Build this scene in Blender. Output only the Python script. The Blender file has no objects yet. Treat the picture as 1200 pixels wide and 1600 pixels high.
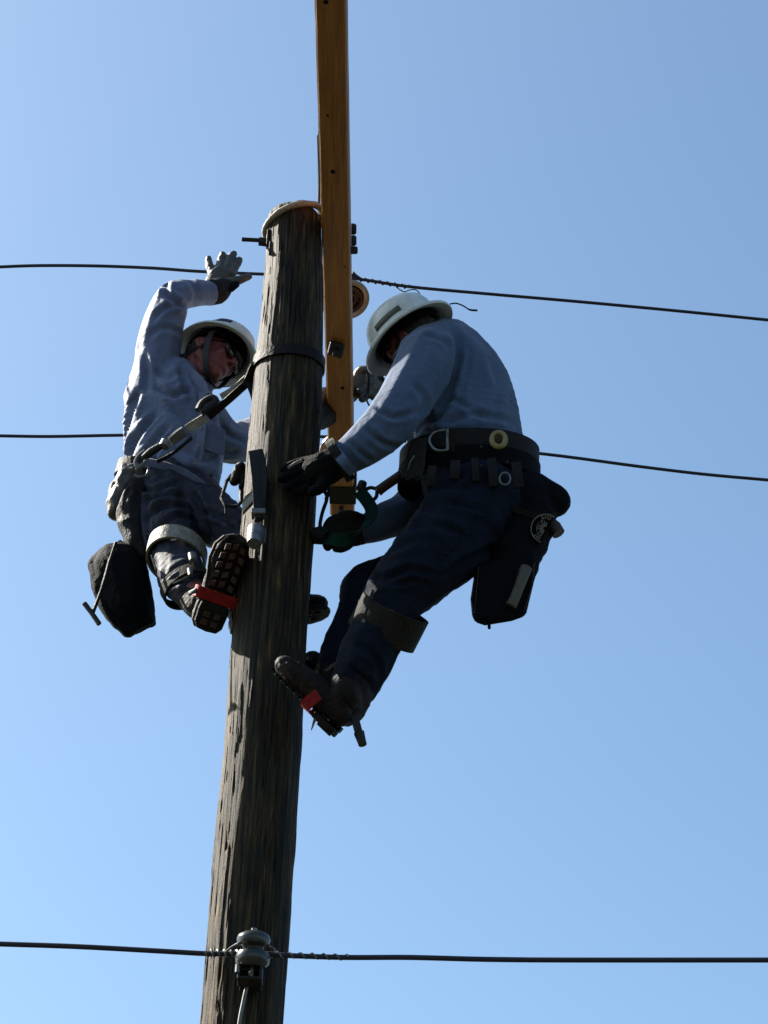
import bpy, math, random
import numpy as np
from mathutils import Vector, Matrix, noise
random.seed(4)
R = math.radians
C = bpy.context.scene.collection
SC = bpy.context.scene

# ------------------------------------------------------------------ camera
FOC = 3764.0                    # focal length in photo pixels (1200 x 1600)
TILT, ROLL = R(35.0), R(1.8)
CAM = Vector((0.0, -6.3, 1.6))
fwd = Vector((0, math.cos(TILT), math.sin(TILT)))
r0 = Vector((1, 0, 0)); u0 = Vector((0, -math.sin(TILT), math.cos(TILT)))
rgt = r0 * math.cos(ROLL) + u0 * math.sin(ROLL)
upv = u0 * math.cos(ROLL) - r0 * math.sin(ROLL)
cd = bpy.data.cameras.new('camera'); cam = bpy.data.objects.new('camera', cd); C.objects.link(cam)
cd.sensor_fit = 'VERTICAL'; cd.sensor_height = 24.0; cd.lens = 24.0 * FOC / 1600.0
cd.clip_start = 0.1; cd.clip_end = 5000
M = Matrix((rgt, upv, -fwd)).transposed().to_4x4(); M.translation = CAM
cam.matrix_world = M
SC.camera = cam

# ------------------------------------------------------------------ light
SUN_EL, SUN_AZ = R(41), R(23)    # azimuth: degrees beyond pure left, away from the camera
sdir = Vector((-math.cos(SUN_AZ) * math.cos(SUN_EL), math.sin(SUN_AZ) * math.cos(SUN_EL), math.sin(SUN_EL)))
w = bpy.data.worlds.new('World'); SC.world = w; w.use_nodes = True
nt = w.node_tree; nt.nodes.clear()
sky = nt.nodes.new('ShaderNodeTexSky'); sky.sky_type = 'NISHITA'; sky.sun_disc = False
sky.sun_elevation = SUN_EL; sky.sun_rotation = math.atan2(sdir.x, sdir.y)
sky.air_density = 1.0; sky.dust_density = 1.7; sky.ozone_density = 1.6
bg = nt.nodes.new('ShaderNodeBackground'); bg.inputs[1].default_value = 0.05
wo = nt.nodes.new('ShaderNodeOutputWorld')
tint = nt.nodes.new('ShaderNodeMix'); tint.data_type = 'RGBA'; tint.blend_type = 'MULTIPLY'; tint.inputs[0].default_value = 1
tint.inputs[7].default_value = (1.02, 1.18, 1.19, 1)       # colour balance of the daylight
nt.links.new(sky.outputs[0], tint.inputs[6]); nt.links.new(tint.outputs[2], bg.inputs[0]); nt.links.new(bg.outputs[0], wo.inputs[0])
sl = bpy.data.lights.new('sun', 'SUN'); sl.energy = 5.0; sl.angle = R(0.5); sl.color = (1, 0.94, 0.84)
so = bpy.data.objects.new('sun', sl); C.objects.link(so)
so.rotation_euler = (-sdir).to_track_quat('-Z', 'Y').to_euler(); so.location = sdir * 30
SC.view_settings.view_transform = 'Standard'; SC.view_settings.look = 'None'
SC.view_settings.exposure = 1.84; SC.view_settings.gamma = 1.0; SC.view_settings.use_curve_mapping = False

# ------------------------------------------------------------------ placing
def ray(px, py): return fwd + rgt * ((px - 600) / FOC) + upv * ((800 - py) / FOC)
def P(px, py, Y):                       # the point seen at a photo pixel, on the upright plane at depth Y
    d = ray(px, py); return CAM + d * ((Y - CAM.y) / d.y)
def PZ(px, py, z):                      # the same on the level plane at height z
    d = ray(px, py); return CAM + d * ((z - CAM.z) / d.z)
def mpp(p): return (p - CAM).dot(fwd) / FOC   # metres per photo pixel there
def V(r, u, f): return (rgt * r + upv * u + fwd * f).normalized()

# ------------------------------------------------------------------ materials
def material(name, col, rough=0.8, metal=0.0, col2=None, scale=20.0, stretch=(1, 1, 1), bump=0.0, bscale=None, bstretch=None,
             contrast=(0.35, 0.65), spec=0.3, sheen=0.0, bdist=0.01):
    m = bpy.data.materials.new(name); m.use_nodes = True
    t = m.node_tree; b = t.nodes['Principled BSDF']
    b.inputs['Roughness'].default_value = rough; b.inputs['Metallic'].default_value = metal
    b.inputs['Specular IOR Level'].default_value = spec
    if sheen: b.inputs['Sheen Weight'].default_value = sheen
    tc = t.nodes.new('ShaderNodeTexCoord')
    if col2 is None: col2 = tuple(c * 0.7 for c in col)
    mp = t.nodes.new('ShaderNodeMapping'); mp.inputs['Scale'].default_value = stretch
    n = t.nodes.new('ShaderNodeTexNoise'); n.inputs['Scale'].default_value = scale; n.inputs['Detail'].default_value = 6
    n.inputs['Roughness'].default_value = 0.65
    cr = t.nodes.new('ShaderNodeValToRGB')
    cr.color_ramp.elements[0].position = contrast[0]; cr.color_ramp.elements[1].position = contrast[1]
    cr.color_ramp.elements[0].color = (*col2, 1); cr.color_ramp.elements[1].color = (*col, 1)
    L = t.links.new
    L(tc.outputs['Object'], mp.inputs[0]); L(mp.outputs[0], n.inputs[0]); L(n.outputs[0], cr.inputs[0]); L(cr.outputs[0], b.inputs['Base Color'])
    if bump:
        mp2 = t.nodes.new('ShaderNodeMapping'); mp2.inputs['Scale'].default_value = bstretch or stretch
        n2 = t.nodes.new('ShaderNodeTexNoise'); n2.inputs['Scale'].default_value = bscale or scale * 2; n2.inputs['Detail'].default_value = 7
        bp = t.nodes.new('ShaderNodeBump'); bp.inputs['Strength'].default_value = bump; bp.inputs['Distance'].default_value = bdist
        L(tc.outputs['Object'], mp2.inputs[0]); L(mp2.outputs[0], n2.inputs[0]); L(n2.outputs[0], bp.inputs['Height']); L(bp.outputs[0], b.inputs['Normal'])
    return m

def pole_material():
    m = bpy.data.materials.new('weathered_pole_wood'); m.use_nodes = True
    t = m.node_tree; b = t.nodes['Principled BSDF']; L = t.links.new
    b.inputs['Roughness'].default_value = 0.68; b.inputs['Specular IOR Level'].default_value = 0.17
    tc = t.nodes.new('ShaderNodeTexCoord')
    def nz(sc, st, det=6, ro=0.6):
        mp = t.nodes.new('ShaderNodeMapping'); mp.inputs['Scale'].default_value = st
        n = t.nodes.new('ShaderNodeTexNoise'); n.inputs['Scale'].default_value = sc; n.inputs['Detail'].default_value = det; n.inputs['Roughness'].default_value = ro
        L(tc.outputs['Object'], mp.inputs[0]); L(mp.outputs[0], n.inputs[0]); return n
    fine = nz(90, (1, 1, 0.06), 8, 0.75); mid = nz(18, (1, 1, 0.12), 6); big = nz(4, (1, 1, 0.35), 4)
    r1 = t.nodes.new('ShaderNodeValToRGB'); e = r1.color_ramp.elements
    e[0].position = 0.36; e[0].color = (0.008, 0.0065, 0.0045, 1); e[1].position = 0.74; e[1].color = (0.27, 0.165, 0.062, 1)
    x = e.new(0.46); x.color = (0.020, 0.015, 0.0075, 1); x = e.new(0.58); x.color = (0.062, 0.040, 0.018, 1)
    L(fine.outputs[0], r1.inputs[0])
    r2 = t.nodes.new('ShaderNodeValToRGB'); e = r2.color_ramp.elements
    e[0].position = 0.38; e[0].color = (0.50, 0.47, 0.40, 1); e[1].position = 0.60; e[1].color = (1.25, 1.2, 1.08, 1)
    L(mid.outputs[0], r2.inputs[0])
    mx = t.nodes.new('ShaderNodeMix'); mx.data_type = 'RGBA'; mx.blend_type = 'MULTIPLY'; mx.inputs[0].default_value = 1
    L(r1.outputs[0], mx.inputs[6]); L(r2.outputs[0], mx.inputs[7])
    r3 = t.nodes.new('ShaderNodeValToRGB'); e = r3.color_ramp.elements
    e[0].position = 0.40; e[0].color = (0.62, 0.66, 0.58, 1); e[1].position = 0.6; e[1].color = (1.1, 1.0, 0.9, 1)
    L(big.outputs[0], r3.inputs[0])
    m2 = t.nodes.new('ShaderNodeMix'); m2.data_type = 'RGBA'; m2.blend_type = 'MULTIPLY'; m2.inputs[0].default_value = 1
    L(mx.outputs[2], m2.inputs[6]); L(r3.outputs[0], m2.inputs[7])
    ck = nz(16, (1, 1, 0.035), 2, 0.4); r4 = t.nodes.new('ShaderNodeValToRGB'); e = r4.color_ramp.elements      # long drying cracks
    e[0].position = 0.478; e[0].color = (1, 1, 1, 1); e[1].position = 0.510; e[1].color = (1, 1, 1, 1); x = e.new(0.492); x.color = (.12, .11, .10, 1); x = e.new(0.497); x.color = (.12, .11, .10, 1)
    L(ck.outputs[0], r4.inputs[0])
    m3 = t.nodes.new('ShaderNodeMix'); m3.data_type = 'RGBA'; m3.blend_type = 'MULTIPLY'; m3.inputs[0].default_value = 1
    L(m2.outputs[2], m3.inputs[6]); L(r4.outputs[0], m3.inputs[7]); L(m3.outputs[2], b.inputs['Base Color'])
    ad = t.nodes.new('ShaderNodeMath'); ad.operation = 'ADD'; L(fine.outputs[0], ad.inputs[0]); L(mid.outputs[0], ad.inputs[1])
    bp = t.nodes.new('ShaderNodeBump'); bp.inputs['Strength'].default_value = 0.8; bp.inputs['Distance'].default_value = 0.007
    L(ad.outputs[0], bp.inputs['Height']); L(bp.outputs[0], b.inputs['Normal'])
    return m

MT = {}
MT['pole'] = pole_material()
MT['arm'] = material('varnished_fir', (0.37, 0.150, 0.025), 0.5, col2=(0.17, 0.064, 0.011), contrast=(.3, .7), scale=12, stretch=(9, 0.35, 3), bump=0.25, bscale=30, bstretch=(6, 0.3, 3), spec=0.4)
MT['endgrain'] = material('end_grain', (0.10, 0.07, 0.04), 0.9, scale=60, bump=0.5)
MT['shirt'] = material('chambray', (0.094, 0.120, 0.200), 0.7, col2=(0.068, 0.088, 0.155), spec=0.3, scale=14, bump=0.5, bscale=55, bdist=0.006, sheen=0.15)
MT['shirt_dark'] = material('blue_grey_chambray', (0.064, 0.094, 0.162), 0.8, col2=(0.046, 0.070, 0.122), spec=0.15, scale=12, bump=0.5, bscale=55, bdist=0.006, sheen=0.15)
MT['jeans'] = material('denim', (0.0075, 0.0105, 0.020), 0.85, spec=.08, col2=(0.004, 0.0055, 0.011), scale=16, bump=0.5, bscale=60, bdist=0.006)
MT['jeans_worn'] = material('worn_denim', (0.018, 0.019, 0.038), 0.7, spec=0.3, col2=(0.009, 0.010, 0.018), scale=18, bump=0.6, bscale=60, bdist=0.006)
MT['skin'] = material('sunburnt_skin', (0.17, 0.045, 0.036), 0.55, col2=(0.12, 0.030, 0.025), scale=30, bump=0.15, bscale=120)
MT['helmet'] = material('helmet_shell', (0.58, 0.59, 0.56), 0.35, col2=(0.44, 0.44, 0.41), scale=22, spec=0.5, bump=0.05)
MT['black'] = material('black_nylon', (0.0040, 0.0040, 0.0050), 0.75, col2=(0.0022, 0.0022, 0.003), spec=.06, scale=80, bump=0.4, bscale=200)
MT['leather_dark'] = material('dark_leather', (0.010, 0.0075, 0.0065), 0.65, spec=.15, col2=(0.006, 0.005, 0.005), scale=50, bump=0.4, bscale=90)
MT['leather_brown'] = material('brown_leather', (0.050, 0.026, 0.016), 0.6, col2=(0.024, 0.012, 0.008), scale=40, bump=0.4, bscale=90)
MT['leather_grey'] = material('grey_buckskin', (0.060, 0.054, 0.046), 0.55, spec=.4, col2=(0.032, 0.029, 0.025), scale=60, bump=0.5, bscale=90)
MT['boot_leather'] = material('oiled_boot_leather', (0.014, 0.0075, 0.0055), 0.65, spec=.12, col2=(0.007, 0.004, 0.003), scale=40, bump=0.5, bscale=90)
MT['pad'] = material('olive_pad', (0.021, 0.019, 0.016), 0.8, spec=.1, col2=(0.014, 0.013, 0.011), scale=50, bump=0.4)
MT['webbing_light'] = material('pale_webbing', (0.27, 0.255, 0.21), 0.6, spec=.4, col2=(0.13, 0.125, 0.10), scale=45, bump=0.4)
MT['webbing_green'] = material('green_webbing', (0.004, 0.027, 0.017), 0.8, spec=.1, col2=(0.003, 0.020, 0.013), scale=60, bump=0.4)
MT['rubber'] = material('boot_sole', (0.014, 0.009, 0.0065), 0.7, spec=.12, col2=(0.007, 0.006, 0.005), scale=60, bump=0.6, bscale=120)
MT['lug'] = material('orange_lug', (0.060, 0.020, 0.006), 0.75, col2=(0.013, 0.008, 0.005), scale=22)
MT['red'] = material('red_paint', (0.24, 0.008, 0.005), 0.65, spec=.15, col2=(0.13, 0.005, 0.004), scale=50, bump=0.2)
MT['steel'] = material('dull_steel', (0.20, 0.20, 0.20), 0.45, 0.8, col2=(0.10, 0.095, 0.09), scale=50, bump=0.2)
MT['steel_dark'] = material('dark_steel', (0.022, 0.020, 0.019), 0.6, 0.3, scale=50, bump=0.2)
MT['galv'] = material('galvanised', (0.16, 0.16, 0.155), 0.45, 0.35, col2=(0.09, 0.09, 0.088), scale=40)
MT['wire'] = material('weathered_conductor', (0.022, 0.024, 0.035), 0.6, 0.1, scale=70)
MT['porcelain_grey'] = material('grey_porcelain', (0.038, 0.040, 0.035), 0.25, col2=(0.015, 0.016, 0.014), scale=26, spec=0.4)
MT['porcelain_brown'] = material('brown_porcelain', (0.070, 0.030, 0.020), 0.25, col2=(0.05, 0.022, 0.015), scale=20, spec=0.6)
MT['porcelain_pale'] = material('pale_porcelain', (0.24, 0.22, 0.20), 0.25, col2=(0.18, 0.15, 0.13), scale=15, spec=0.6)
MT['rope'] = material('pale_rope', (0.24, 0.215, 0.17), 0.7, spec=.5, col2=(0.17, 0.15, 0.12), scale=40, bump=0.9, bscale=60)
MT['yellow'] = material('yellow_tape', (0.24, 0.19, 0.07), 0.6, scale=40)
MT['wood_handle'] = material('worn_handle', (0.085, 0.068, 0.048), 0.6, scale=40, stretch=(1, 1, .2))
MT['hair'] = material('dark_hair', (0.022, 0.015, 0.010), 0.7, scale=90, bump=0.9, bscale=140)
MT['glass_dark'] = material('dark_lens', (0.006, 0.006, 0.007), 0.08, scale=5, spec=0.8)
MT['white_mark'] = material('white_thread', (0.20, 0.20, 0.18), 0.8, scale=80)
MT['sticker'] = material('worn_sticker', (0.09, 0.085, 0.055), 0.6, col2=(0.045, 0.045, 0.03), scale=120)
MT['blue_sticker'] = material('blue_sticker', (0.02, 0.03, 0.10), 0.6, scale=80)
MT['eye'] = material('eye_white', (0.6, 0.58, 0.55), 0.2, scale=5)
MT['grass'] = material('dry_grass', (0.030, 0.030, 0.018), 0.95, col2=(0.018, 0.020, 0.012), scale=3, bump=0.5)

# ------------------------------------------------------------------ objects
WLOC = {}
def link(name, me, mat, parent=None, smooth=True, bevel=0.0, label=None, cat=None, group=None, kind=None, label_part=None):
    n = len(me.vertices); co = np.empty(n * 3); me.vertices.foreach_get('co', co); co = co.reshape(-1, 3)
    c = (co.min(0) + co.max(0)) / 2
    if parent is None: c[2] = co[:, 2].min()
    co = co - c; me.vertices.foreach_set('co', co.ravel()); me.update()
    if smooth: me.polygons.foreach_set('use_smooth', [True] * len(me.polygons))
    me.materials.clear()
    for mm in (mat if isinstance(mat, list) else [mat]): me.materials.append(MT[mm] if isinstance(mm, str) else mm)
    o = bpy.data.objects.new(name, me); C.objects.link(o)
    if parent is not None:
        o.parent = parent; o.location = Vector(c) - WLOC[parent.name]
    else: o.location = Vector(c)
    WLOC[o.name] = Vector(c)
    if bevel:
        b = o.modifiers.new('bevel', 'BEVEL'); b.width = bevel; b.segments = 2; b.limit_method = 'ANGLE'; b.angle_limit = R(40)
    if label: o['label'] = label
    if cat: o['category'] = cat
    if group: o['group'] = group
    if kind: o['kind'] = kind
    return o
def empty(name, loc, label, cat, group=None):
    o = bpy.data.objects.new(name, None); C.objects.link(o); o.location = loc; o.empty_display_size = 0.1
    WLOC[o.name] = Vector(loc); o['label'] = label; o['category'] = cat
    if group: o['group'] = group
    return o

class MB:
    def __init__(s): s.v = []; s.f = []; s.mi = []
    def add(s, vs, fs, mi=0):
        b = len(s.v); s.v += [tuple(x) for x in vs]; s.f += [tuple(i + b for i in f) for f in fs]; s.mi += [mi] * len(fs); return s
    def box(s, c, ax, ay, az, mi=0):       # centre and three half vectors
        vs = [c + ax * i + ay * j + az * k for i in (-1, 1) for j in (-1, 1) for k in (-1, 1)]
        if ax.cross(ay).dot(az) < 0: fs = [(0, 2, 3, 1), (4, 5, 7, 6), (0, 1, 5, 4), (2, 6, 7, 3), (0, 4, 6, 2), (1, 3, 7, 5)]; fs = [f[::-1] for f in fs]
        else: fs = [(0, 1, 3, 2), (4, 6, 7, 5), (0, 4, 5, 1), (2, 3, 7, 6), (0, 2, 6, 4), (1, 5, 7, 3)]
        return s.add(vs, fs, mi)
    def tube(s, pts, r, seg=12, mi=0, closed=False, aspect=1.0, ref=None):   # pts world; r a number or list
        n = len(pts); rs = r if isinstance(r, (list, tuple)) else [r] * n
        vs = []; fs = []; up_ = None
        for i, p in enumerate(pts):
            if closed: t = pts[(i + 1) % n] - pts[i - 1]
            else: t = pts[min(i + 1, n - 1)] - pts[max(i - 1, 0)]
            t = t.normalized()
            if ref is not None: a = ref - t * ref.dot(t)
            elif up_ is None: a = t.cross(Vector((0.3, 0.9, 0.2))); a = a if a.length > 0.1 else t.cross(Vector((1, 0, 0)))
            else: a = up_ - t * up_.dot(t)
            a = a.normalized(); up_ = a; b = t.cross(a)
            for k in range(seg):
                an = 2 * math.pi * k / seg
                vs.append(p + a * (math.cos(an) * rs[i]) + b * (math.sin(an) * rs[i] * aspect))
        m = n if closed else n - 1
        for i in range(m):
            for k in range(seg):
                a0 = i * seg + k; a1 = i * seg + (k + 1) % seg; j = ((i + 1) % n) * seg
                fs.append((a0, a1, j + (k + 1) % seg, j + k))
        if not closed:
            fs.append(tuple(range(seg))[::-1]); fs.append(tuple((n - 1) * seg + k for k in range(seg)))
        return s.add(vs, fs, mi)
    def ribbon(s, pts, wdt, th, ref, mi=0, closed=False):   # flat strap: width along ref, rectangular section
        n = len(pts); vs = []; fs = []
        for i, p in enumerate(pts):
            t = (pts[(i + 1) % n] - pts[i - 1]) if closed else (pts[min(i + 1, n - 1)] - pts[max(i - 1, 0)])
            t = t.normalized(); rf = ref[i] if isinstance(ref, list) else ref
            a = (rf - t * rf.dot(t)).normalized(); b = t.cross(a)
            for sx, sy in ((1, 1), (1, -1), (-1, -1), (-1, 1)): vs.append(p + a * (sx * wdt / 2) + b * (sy * th / 2))
        for i in range(n if closed else n - 1):
            j = ((i + 1) % n) * 4
            for k in range(4): fs.append((i * 4 + k, j + k, j + (k + 1) % 4, i * 4 + (k + 1) % 4))
        if not closed: fs.append((0, 1, 2, 3)); fs.append(tuple((n - 1) * 4 + k for k in (3, 2, 1, 0)))
        return s.add(vs, fs, mi)
    def lathe(s, prof, o, ax, seg=40, mi=0, e1=None, sx=1.0, sy=1.0, caps=True):    # prof: (radius, height) open or closed list
        ax = ax.normalized(); e1 = (e1 or ax.cross(Vector((0.31, 0.9, 0.2)))); e1 = (e1 - ax * e1.dot(ax)).normalized(); e2 = ax.cross(e1)
        n = len(prof); vs = []; fs = []
        for r, h in prof:
            for k in range(seg):
                an = 2 * math.pi * k / seg
                vs.append(o + ax * h + e1 * (math.cos(an) * r * sx) + e2 * (math.sin(an) * r * sy))
        for i in range(n - 1):
            for k in range(seg):
                k2 = (k + 1) % seg; fs.append((i * seg + k, i * seg + k2, (i + 1) * seg + k2, (i + 1) * seg + k))
        if caps and prof[0][0] > 1e-5: fs.append(tuple(range(seg))[::-1])
        if caps and prof[-1][0] > 1e-5: fs.append(tuple((n - 1) * seg + k for k in range(seg)))
        return s.add(vs, fs, mi)
    def prism(s, poly, d, mi=0):            # poly: world points, extruded by vector d
        n = len(poly); vs = list(poly) + [p + d for p in poly]
        fs = [tuple(range(n)), tuple(range(2 * n - 1, n - 1, -1))] + [(i, i + n, (i + 1) % n + n, (i + 1) % n) for i in range(n)]
        return s.add(vs, fs, mi)
    def build(s, name, mat, parent=None, **k):
        me = bpy.data.meshes.new(name); me.from_pydata(s.v, [], s.f); me.update()
        me.polygons.foreach_set('material_index', s.mi)
        import bmesh
        bm = bmesh.new(); bm.from_mesh(me); bmesh.ops.recalc_face_normals(bm, faces=bm.faces); bm.to_mesh(me); bm.free()
        o = link(name, me, mat, parent, **k)
        if k.get('smooth', True):
            o.data.set_sharp_from_angle(angle=R(38))
        return o

def catmull(pts, per=6):
    out = []; n = len(pts)
    for i in range(n - 1):
        p0, p1, p2, p3 = (np.array(pts[max(i - 1, 0)], float), np.array(pts[i], float), np.array(pts[i + 1], float), np.array(pts[min(i + 2, n - 1)], float))
        for k in range(per):
            t = k / per
            out.append(0.5 * ((2 * p1) + (-p0 + p2) * t + (2 * p0 - 5 * p1 + 4 * p2 - p3) * t * t + (-p0 + 3 * p1 - 3 * p2 + p3) * t ** 3))
    out.append(np.array(pts[-1], float)); return out
def vs_(arr): return [Vector(a[:3]) for a in arr]
def pline(pts, per=6): return vs_(catmull([tuple(P(*p)) for p in pts], per))     # smooth world line through (px, py, Y)

# ---- organic surfaces: ellipsoids joined into one continuous skin
import bmesh as _bm
_b = _bm.new(); _bm.ops.create_icosphere(_b, subdivisions=2, radius=1.0)
ICV = np.array([v.co[:] for v in _b.verts]); ICF = np.array([[v.index for v in f.verts] for f in _b.faces]); _b.free()
def ell(c, a, b, cc): return (np.array(c), np.array([a[:], b[:], cc[:]]))          # centre + three semi-axis vectors
def ball(c, r): return ell(c, Vector((r, 0, 0)), Vector((0, r, 0)), Vector((0, 0, r)))
def chain(pts, grow=0.0, per=None):        # (px, py, Y, radius px [, half depth m])
    w5 = []
    for p in pts:
        c = P(*p[:3]); r = p[3] * mpp(c); rd = p[4] if len(p) > 4 else r
        w5.append((*c, r, rd))
    return wchain(w5, grow)
def wchain(w5, grow=0.0, ref=None):
    w5 = [(*p[:4], p[4] if len(p) > 4 else p[3]) for p in w5]
    if len(w5) == 1: w5 = w5 * 2
    out = []; L = sum((Vector(w5[i + 1][:3]) - Vector(w5[i][:3])).length for i in range(len(w5) - 1)); rmin = min(p[3] for p in w5)
    per = max(2, int(L / (len(w5) - 1) / (rmin * 0.18)) + 1); per = min(per, 22)
    s = catmull(w5, per)
    for i, q in enumerate(s):
        t = Vector(s[min(i + 1, len(s) - 1)][:3]) - Vector(s[max(i - 1, 0)][:3])
        if t.length < 1e-6: t = Vector((0, 0, 1))
        t.normalize(); vd = ref or fwd
        n = t.cross(vd)
        if n.length < 0.15: n = t.cross(rgt)
        n.normalize(); d = n.cross(t).normalized()
        r = q[3] + grow; rd = q[4] + grow
        out.append(ell(Vector(q[:3]), n * r, d * rd, t * min(r, rd)))
    return out
def skin(name, prims, mat, parent=None, voxel=0.006, smooth=5, fold=None, creases=None, **k):
    V_ = []; F_ = []; b = 0
    for c, A in prims:
        V_.append(ICV @ A + c); f = ICF + b
        if np.linalg.det(A) < 0: f = f[:, ::-1]
        F_.append(f); b += len(ICV)
    me = bpy.data.meshes.new(name); me.from_pydata(np.vstack(V_).tolist(), [], np.vstack(F_).tolist()); me.update()
    o = bpy.data.objects.new('tmp', me); C.objects.link(o)
    m = o.modifiers.new('r', 'REMESH'); m.mode = 'VOXEL'; m.voxel_size = voxel; m.adaptivity = 0
    m = o.modifiers.new('s', 'SMOOTH'); m.iterations = smooth; m.factor = 0.5
    dg = bpy.context.evaluated_depsgraph_get(); ev = o.evaluated_get(dg)
    out = bpy.data.meshes.new_from_object(ev); bpy.data.objects.remove(o); bpy.data.meshes.remove(me); out.name = name
    if fold:
        n = len(out.vertices); co = np.empty(n * 3); out.vertices.foreach_get('co', co); co = co.reshape(-1, 3)
        no = np.array([v.normal[:] for v in out.vertices]); d = np.zeros(n)
        for (amp, freq, s, st) in fold:      # amplitude, frequency, direction folds run along, stretch
            s = s.normalized(); off = Vector((amp * 977, freq * 3.1, 5))
            for i in range(n):
                p = Vector(co[i]); a = p.dot(s)
                q = (p - s * (a * (1 - st))) * freq + off
                q = q + Vector((noise.noise(q * 0.6), noise.noise(q * 0.6 + Vector((9, 1, 4))), 0)) * 0.7
                v = noise.noise(q); d[i] += amp * (1 - min(1.0, 3.2 * abs(v))) - amp * .25 + amp * .35 * noise.noise(q * .5 + Vector((3, 3, 3)))
        if creases:                           # pressed-in fold lines on the side that faces the ground camera
            rel = co - np.array(CAM); dep = rel @ np.array(fwd)
            qx = 600 + FOC * (rel @ np.array(rgt)) / dep; qy = 800 - FOC * (rel @ np.array(upv)) / dep
            face = np.clip(-(no * rel / np.linalg.norm(rel, axis=1)[:, None]).sum(1) * 3, 0, 1)
            for ci, (pts, depth, wd) in enumerate(creases):
                sp = catmull(pts, 10); L2 = len(sp); best = np.full(n, 1e9); bi = np.zeros(n)
                for j, q in enumerate(sp):
                    dd = np.hypot(qx - q[0], qy - q[1]); mm = dd < best; best[mm] = dd[mm]; bi[mm] = j / (L2 - 1)
                taper = np.clip(np.sin(np.pi * np.clip(bi, 0.02, 0.98)) * 1.6, 0, 1)
                d += depth * face * taper * (-np.exp(-(best / wd) ** 2) + 0.55 * np.exp(-((best - 2.0 * wd) / wd) ** 2))
        co += no * d[:, None]; out.vertices.foreach_set('co', co.ravel()); out.update()
    return link(name, out, mat, parent, **k)

UP = Vector((0, 0, 1)); X = Vector((1, 0, 0)); Yv = Vector((0, 1, 0))

# ================================================================== SETTING
g = MB(); N = 24
for i in range(N):
    for j in range(N): pass
gv = []; gf = []
for i in range(N + 1):
    for j in range(N + 1):
        x = (i / N - .5); y = (j / N - .5); x = math.copysign(abs(2 * x) ** 3, x) * 1500; y = math.copysign(abs(2 * y) ** 3, y) * 1500
        gv.append((x, y, 0.12 * noise.noise(Vector((x * .05, y * .05, 0))) if abs(x) > 8 or abs(y) > 10 else 0))
for i in range(N):
    for j in range(N): gf.append((i * (N + 1) + j, (i + 1) * (N + 1) + j, (i + 1) * (N + 1) + j + 1, i * (N + 1) + j + 1))
g.add(gv, gf).build('ground', 'grass', kind='structure')

# ---- the pole
PX = [(345, 459.5, 42), (420, 459, 44.5), (500, 456.5, 48.5), (560, 452, 52), (650, 447.5, 55), (800, 436, 56), (1000, 420.5, 58.2), (1200, 408, 60.5), (1400, 392, 63.5), (1600, 377.5, 65)]
axis = [(P(cx, py, 0), hw) for py, cx, hw in PX]
zs = [a[0].z for a in axis]; xs = [a[0].x for a in axis]; rs = [a[1] * mpp(a[0]) for a in axis]
o_ = np.argsort(zs); zs = list(np.array(zs)[o_]); xs = list(np.array(xs)[o_]); rs = list(np.array(rs)[o_])
sl_x = (xs[3] - xs[0]) / (zs[3] - zs[0])
zs = [-0.3] + zs; xs = [xs[0] - sl_x * (zs[1] + 0.3)] + xs; rs = [rs[0] + 0.035] + rs
def pole_x(z): return float(np.interp(z, zs, xs))
def pole_r(z): return float(np.interp(z, zs, rs))
ZTOP = P(459.5, 341, 0).z; ZLOW = P(370, 1640, 0).z
SEG = 260; rows = list(np.linspace(-0.3, ZLOW - .02, 20)) + list(np.linspace(ZLOW, ZTOP, 620))
pv = []; pf = []
for z in rows:
    cx, r = pole_x(z), pole_r(z)
    for k in range(SEG):
        an = 2 * math.pi * k / SEG; c_, s_ = math.cos(an), math.sin(an)
        q = Vector((c_ * 5.0, s_ * 5.0, z * 0.9)); q2 = Vector((c_ * 13, s_ * 13, z * 2.2)); q3 = Vector((c_ * 30, s_ * 30, z * 7.0))
        a = noise.noise(q) * 0.0018; b = noise.noise(Vector((c_ * 11, s_ * 11, z * 1.1)) + Vector((3, 7, 1)))
        cr = max(0.0, 0.045 - abs(b)) / 0.045      # lengthwise checks
        d = a - 0.0050 * cr * max(0, min(1, 4 * noise.noise(Vector((c_ * 2, s_ * 2, z * .8 + 40))) + .3)) + 0.0013 * noise.noise(q2) + 0.0012 * noise.noise(q3)
        ff = noise.noise(Vector((c_ * 7, s_ * 7, z * 3.4 + 11)))
        if ff > 0.28: d += 0.0025 * min(1, (ff - 0.28) * 9)   # raised splinters left by the gaffs
        if z > ZTOP - 0.05: d *= max(0.25, (ZTOP - z) / 0.05)
        if z > ZTOP - 0.02: d -= 0.008 * ((z - ZTOP + 0.02) / 0.02) ** 2
        pv.append((cx + c_ * (r + d), s_ * (r + d), z))
for i in range(len(rows) - 1):
    for k in range(SEG):
        k2 = (k + 1) % SEG; pf.append((i * SEG + k, i * SEG + k2, (i + 1) * SEG + k2, (i + 1) * SEG + k))
pf.append(tuple((len(rows) - 1) * SEG + k for k in range(SEG)))
pole = MB().add(pv, pf).build('utility_pole', 'pole', label='weathered round wooden utility pole both linemen are climbing', cat='utility pole')

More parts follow.
